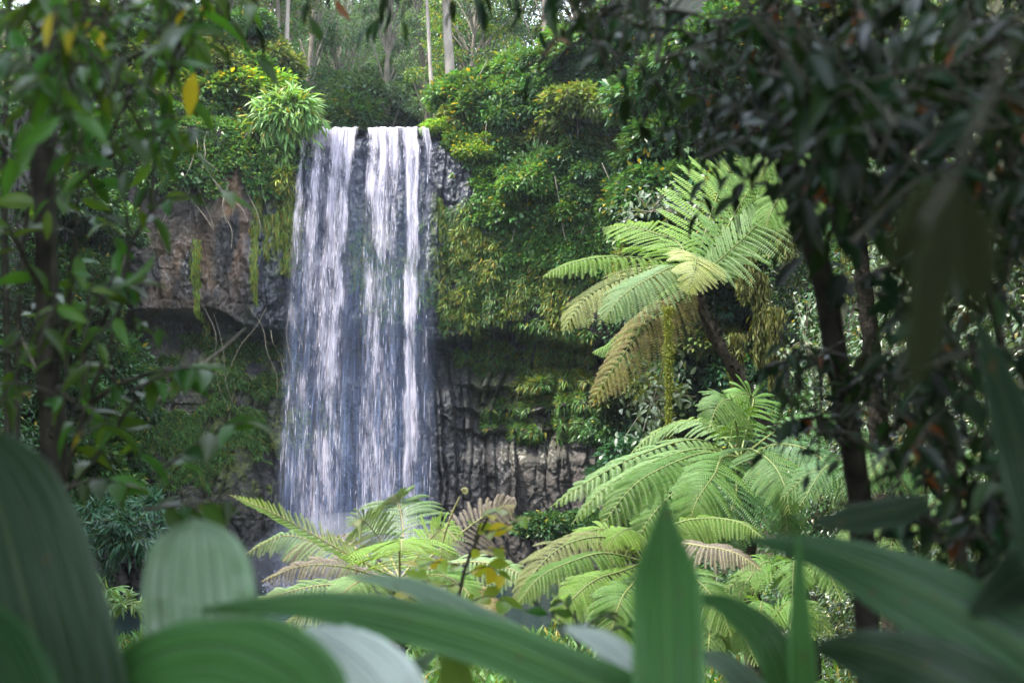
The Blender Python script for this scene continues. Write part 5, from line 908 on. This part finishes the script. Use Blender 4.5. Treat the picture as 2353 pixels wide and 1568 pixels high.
# ------------------------------------------------------------------ broad pleated leaves right in front
def blade(parent, pts, wpx, mat, nh, cup=0.25, pleat=0.006, npl=9, label=None, profile=None):
    P3 = [at(*p) for p in pts]; Ym = np.mean([p[2] for p in pts]); NS, NW = 48, 41
    C = polyline(P3, NS); T = unit(np.gradient(C, axis=0)); nh = np.array(nh, float); Nn = unit(nh - (T * nh).sum(-1, keepdims=True) * T); Sd = np.cross(T, Nn)
    w = np.interp(np.linspace(0, 1, NS), np.linspace(0, 1, len(wpx)), wpx); ker = np.array([1, 2, 3, 2, 1]) / 9.0; w = np.convolve(np.pad(w, 2, mode='edge'), ker, 'valid'); w[-1] = min(w[-1], 1.5)
    W = px(w, Ym) / 2; c = np.linspace(-1, 1, NW); ph = np.sin(c * npl * np.pi) * pleat * np.sqrt(np.clip(1 - np.abs(c) ** 4, 0, 1))
    V = C[:, None] + (W[:, None] * c[None])[..., None] * Sd[:, None] + ((cup * W[:, None] * np.abs(c[None]) ** 1.5) * 1.0 + ph[None] * np.minimum(1, W / 0.03)[:, None])[..., None] * Nn[:, None]
    wav = (fbm(np.linspace(0, 5, NS)[:, None] + 3 * np.sign(c)[None], np.abs(c)[None] * 2, int(pts[0][0]) + 900, 2) - 0.5) * 0.35
    V = V + (wav * np.abs(c)[None] * W[:, None])[..., None] * Nn[:, None]
    g = Geo(); i = np.arange(NS - 1)[:, None] * NW; j = np.arange(NW - 1)[None, :]; Fq = np.stack([i + j, i + j + 1, i + NW + j + 1, i + NW + j], -1).reshape(-1, 4); g.add(V.reshape(-1, 3), Fq)
    o = g.obj('leaf', M[mat], parent); uvl = o.data.uv_layers.new(name='UVMap')
    uvv = np.stack(np.broadcast_arrays((c[None] + 1) / 2 + 0 * W[:, None], np.linspace(0, 1, NS)[:, None]), -1).reshape(-1, 2)[Fq.ravel()]; uvl.data.foreach_set('uv', uvv.astype(np.float32).ravel())
    if label: o['label'] = label
    return o
FR = (0, -1, 0.35)
p1 = thing('broad_leaf_plant', 'large broad leaved plant in the lower left foreground', 'plant', at(300, 2100, 1.9))
blade(p1, [(190, 2000, 1.7), (85, 1500, 1.7), (0, 1170, 1.75), (-80, 975, 1.8)], [330, 345, 350, 350, 345, 330, 300, 240, 150, 10], 'broad_dark', (0.2, -1, 0.1), 0.15, label='very large dark leaf at the left edge')
blade(p1, [(-160, 1330, 1.6), (0, 1490, 1.55), (100, 1700, 1.5)], [60, 150, 150], 'broad_deep', (-0.2, -0.6, 0.8), 0.2)
blade(p1, [(470, 1750, 2.0), (455, 1450, 2.0), (447, 1300, 2.0), (447, 1188, 2.0)], [200, 235, 250, 258, 262, 262, 258, 250, 232, 200, 140, 10], 'broad_sheen_tint', (0, -1, 0.55), -0.3, label='pale upright leaf with a rounded end')
blade(p1, [(120, 1700, 1.8), (330, 1510, 1.75), (520, 1470, 1.7), (680, 1540, 1.65), (740, 1650, 1.6)], [150, 210, 235, 245, 245, 230, 180, 60], 'broad', (0.1, -0.65, 0.8), -0.25)
p2 = thing('broad_leaf_plant', 'broad leaved plant with long arching leaf in the lower middle foreground', 'plant', at(1300, 2100, 1.9))
blade(p2, [(1640, 1700, 2.0), (1400, 1590, 2.0), (1150, 1480, 2.0), (900, 1412, 2.0), (680, 1385, 2.0), (440, 1400, 2.0)], [150, 165, 150, 120, 75, 8], 'broad', (0.1, -0.75, 0.7), -0.15, label='long arching leaf crossing the lower middle')
blade(p2, [(1200, 1470, 2.6), (1060, 1400, 2.6), (930, 1345, 2.6), (790, 1322, 2.6)], [60, 62, 45, 4], 'broad_sheen_tint', (0, -0.8, 0.6), 0.2)
blade(p2, [(700, 1440, 2.0), (790, 1480, 1.95), (880, 1560, 1.9), (920, 1680, 1.9)], [10, 110, 160, 175, 175, 165], 'broad_glare_tint', (0, -0.8, 0.7), -0.3, label='leaf with whitish sky sheen painted in')
blade(p2, [(900, 1700, 2.3), (940, 1560, 2.3), (1010, 1490, 2.3)], [60, 60, 8], 'broad_sheen_tint', (0, -1, 0.5))
blade(p2, [(1060, 1750, 2.1), (1052, 1600, 2.1), (1040, 1470, 2.1)], [90, 95, 60], 'broad_yellow', FR)
p3 = thing('broad_leaf_plant', 'broad leaved plant with tall upright blade right of centre', 'plant', at(1530, 2100, 1.9))
blade(p3, [(1540, 2000, 1.9), (1532, 1600, 1.9), (1528, 1350, 1.95), (1528, 1240, 1.98), (1527, 1140, 2.0)], [170, 168, 160, 85, 3], 'broad', (0.1, -1, 0.2), 0.25, label='tall pointed upright blade')
blade(p3, [(1300, 1440, 2.2), (1380, 1470, 2.2), (1470, 1540, 2.2)], [20, 70, 110], 'broad_glare_tint', (0, -0.8, 0.8), -0.2)
blade(p3, [(1590, 1365, 2.3), (1680, 1390, 2.25), (1770, 1470, 2.2), (1830, 1620, 2.2)], [30, 70, 110, 120], 'broad', (0.1, -0.7, 0.8), -0.2)
blade(p3, [(1600, 1500, 2.4), (1680, 1530, 2.4), (1760, 1620, 2.4)], [30, 80, 100], 'broad_sheen_tint', (0, -0.7, 0.8), -0.2)
p4 = thing('broad_leaf_plant', 'dark broad leaved plant filling the lower right corner', 'plant', at(2000, 2100, 1.9))
blade(p4, [(2560, 1640, 1.9), (2330, 1480, 1.9), (2080, 1340, 1.95), (1900, 1270, 2.0), (1710, 1234, 2.05)], [260, 250, 200, 110, 8], 'broad_deep', (0.1, -0.8, 0.6), -0.15, label='large leaf spreading to the right edge')
blade(p4, [(1850, 2000, 2.0), (1842, 1600, 2.0), (1836, 1400, 2.0), (1832, 1225, 2.0)], [75, 78, 66, 40, 10], 'broad', (0.2, -1, 0.2), 0.2)
blade(p4, [(2420, 1760, 1.7), (2200, 1580, 1.7), (2020, 1500, 1.75), (1870, 1480, 1.8)], [300, 260, 180, 30], 'broad_dark', (0, -0.8, 0.6), -0.15)
blade(p4, [(2130, 1150, 2.2), (2060, 1170, 2.2), (1960, 1190, 2.2), (1850, 1205, 2.2)], [40, 90, 80, 4], 'broad_dark', (0, -0.8, 0.6), -0.1)
blade(p4, [(2420, 1300, 1.9), (2330, 1340, 1.9), (2230, 1410, 1.9)], [160, 120, 20], 'broad_dark', (0, -0.8, 0.6))
blade(p4, [(2440, 1400, 1.8), (2360, 1100, 1.8), (2300, 900, 1.85), (2240, 720, 1.9)], [140, 130, 90, 8], 'broad_dark', (0, -1, 0.3))
p5 = thing('broad_leaf_shrub', 'blurred olive brown leaves hanging at right close to the viewer', 'shrub', at(2200, 300, 0.92))
g = Geo(); tube(g, px_path([(2330, 100, 0.98), (2200, 380, 0.95), (2120, 520, 0.92)]), 0.004, 0.002, 10, 5); g.obj('twig', M['stem_dark'], p5)
for pts, w in [([(2200, 430, 0.92), (2150, 600, 0.92), (2120, 780, 0.92), (2085, 930, 0.92)], [30, 110, 90, 6]), ([(2200, 420, 0.96), (2120, 500, 0.96), (2040, 620, 0.96)], [30, 120, 100, 10]), ([(2190, 440, 1.0), (2230, 560, 1.0), (2250, 720, 1.0)], [30, 120, 110, 10])]:
    blade(p5, pts, w, 'broad_olive', (0, -1, 0.3), 0.2)

# ------------------------------------------------------------------ unseen trees added over and behind the viewer to shade near plants and right edge
def big_tree(x, y, h, R, label, seed):
    z0 = float(ground_z(np.array(x), np.array(y))); t = thing('shade_tree', label, 'tree', (x, y, z0 - 0.2)); g = Geo(); tube(g, [(x, y, z0 - 0.4), (x + 0.1, y, z0 + h * 0.5), (x, y, z0 + h)], 0.28, 0.12, 12, 8)
    for k in range(7): a = k * 0.9 + seed; tube(g, [(x, y, z0 + h * 0.7), (x + R * 0.4 * math.cos(a), y + R * 0.4 * math.sin(a), z0 + h * 0.9), (x + R * 0.9 * math.cos(a), y + R * 0.9 * math.sin(a), z0 + h)], 0.1, 0.03, 6, 5)
    g.obj('trunk', M['bark'], t); gc, _ = cloud(seed + 500, 85, 170, (R, R, 1.6), 1.1, 0.34, TQ, shell=0.15); o = bpy.data.objects.new('crown', gc.mesh('crown', M['deep'])); COL.objects.link(o); o.parent = t; o.location = (0, 0, h + 0.2)
big_tree(-5.4, 2.6, 9.0, 4.9, 'unseen tree added at left to shade the near plants', 1)
big_tree(5.8, 2.5, 9.0, 4.8, 'unseen tree added at right to shade the near plants', 2)
big_tree(4.9, 8.6, 10.6, 4.6, 'unseen tree added on the right slope to shade the right edge', 7)
big_tree(-5.2, -2.6, 7.5, 4.8, 'unseen tree added behind the viewer on the left for shade', 3)
big_tree(5.0, -3.0, 7.5, 4.8, 'unseen tree added behind the viewer on the right for shade', 4)

# ------------------------------------------------------------------ humid air
hz = Geo(); X0, X1, Y0, Y1, Z0, Z1 = -72, 72, -62, 165, -4, 46
hv = np.array([[a, b, c] for c in (Z0, Z1) for b in (Y0, Y1) for a in (X0, X1)], float)
hz.add(hv, np.array([[0, 2, 3, 1], [4, 5, 7, 6], [0, 1, 5, 4], [1, 3, 7, 5], [3, 2, 6, 7], [2, 0, 4, 6]]))
m = bpy.data.materials.new('humid_air'); m.use_nodes = True; t = m.node_tree; t.nodes.clear()
pv = N(t, 'ShaderNodeVolumePrincipled'); pv.inputs['Color'].default_value = (0.80, 0.90, 1.0, 1); pv.inputs['Density'].default_value = 0.0003; pv.inputs['Anisotropy'].default_value = 0.3
out = N(t, 'ShaderNodeOutputMaterial'); t.links.new(pv.outputs[0], out.inputs['Volume'])
ho = hz.obj('haze', m, smooth=False); tag(ho, kind='stuff')
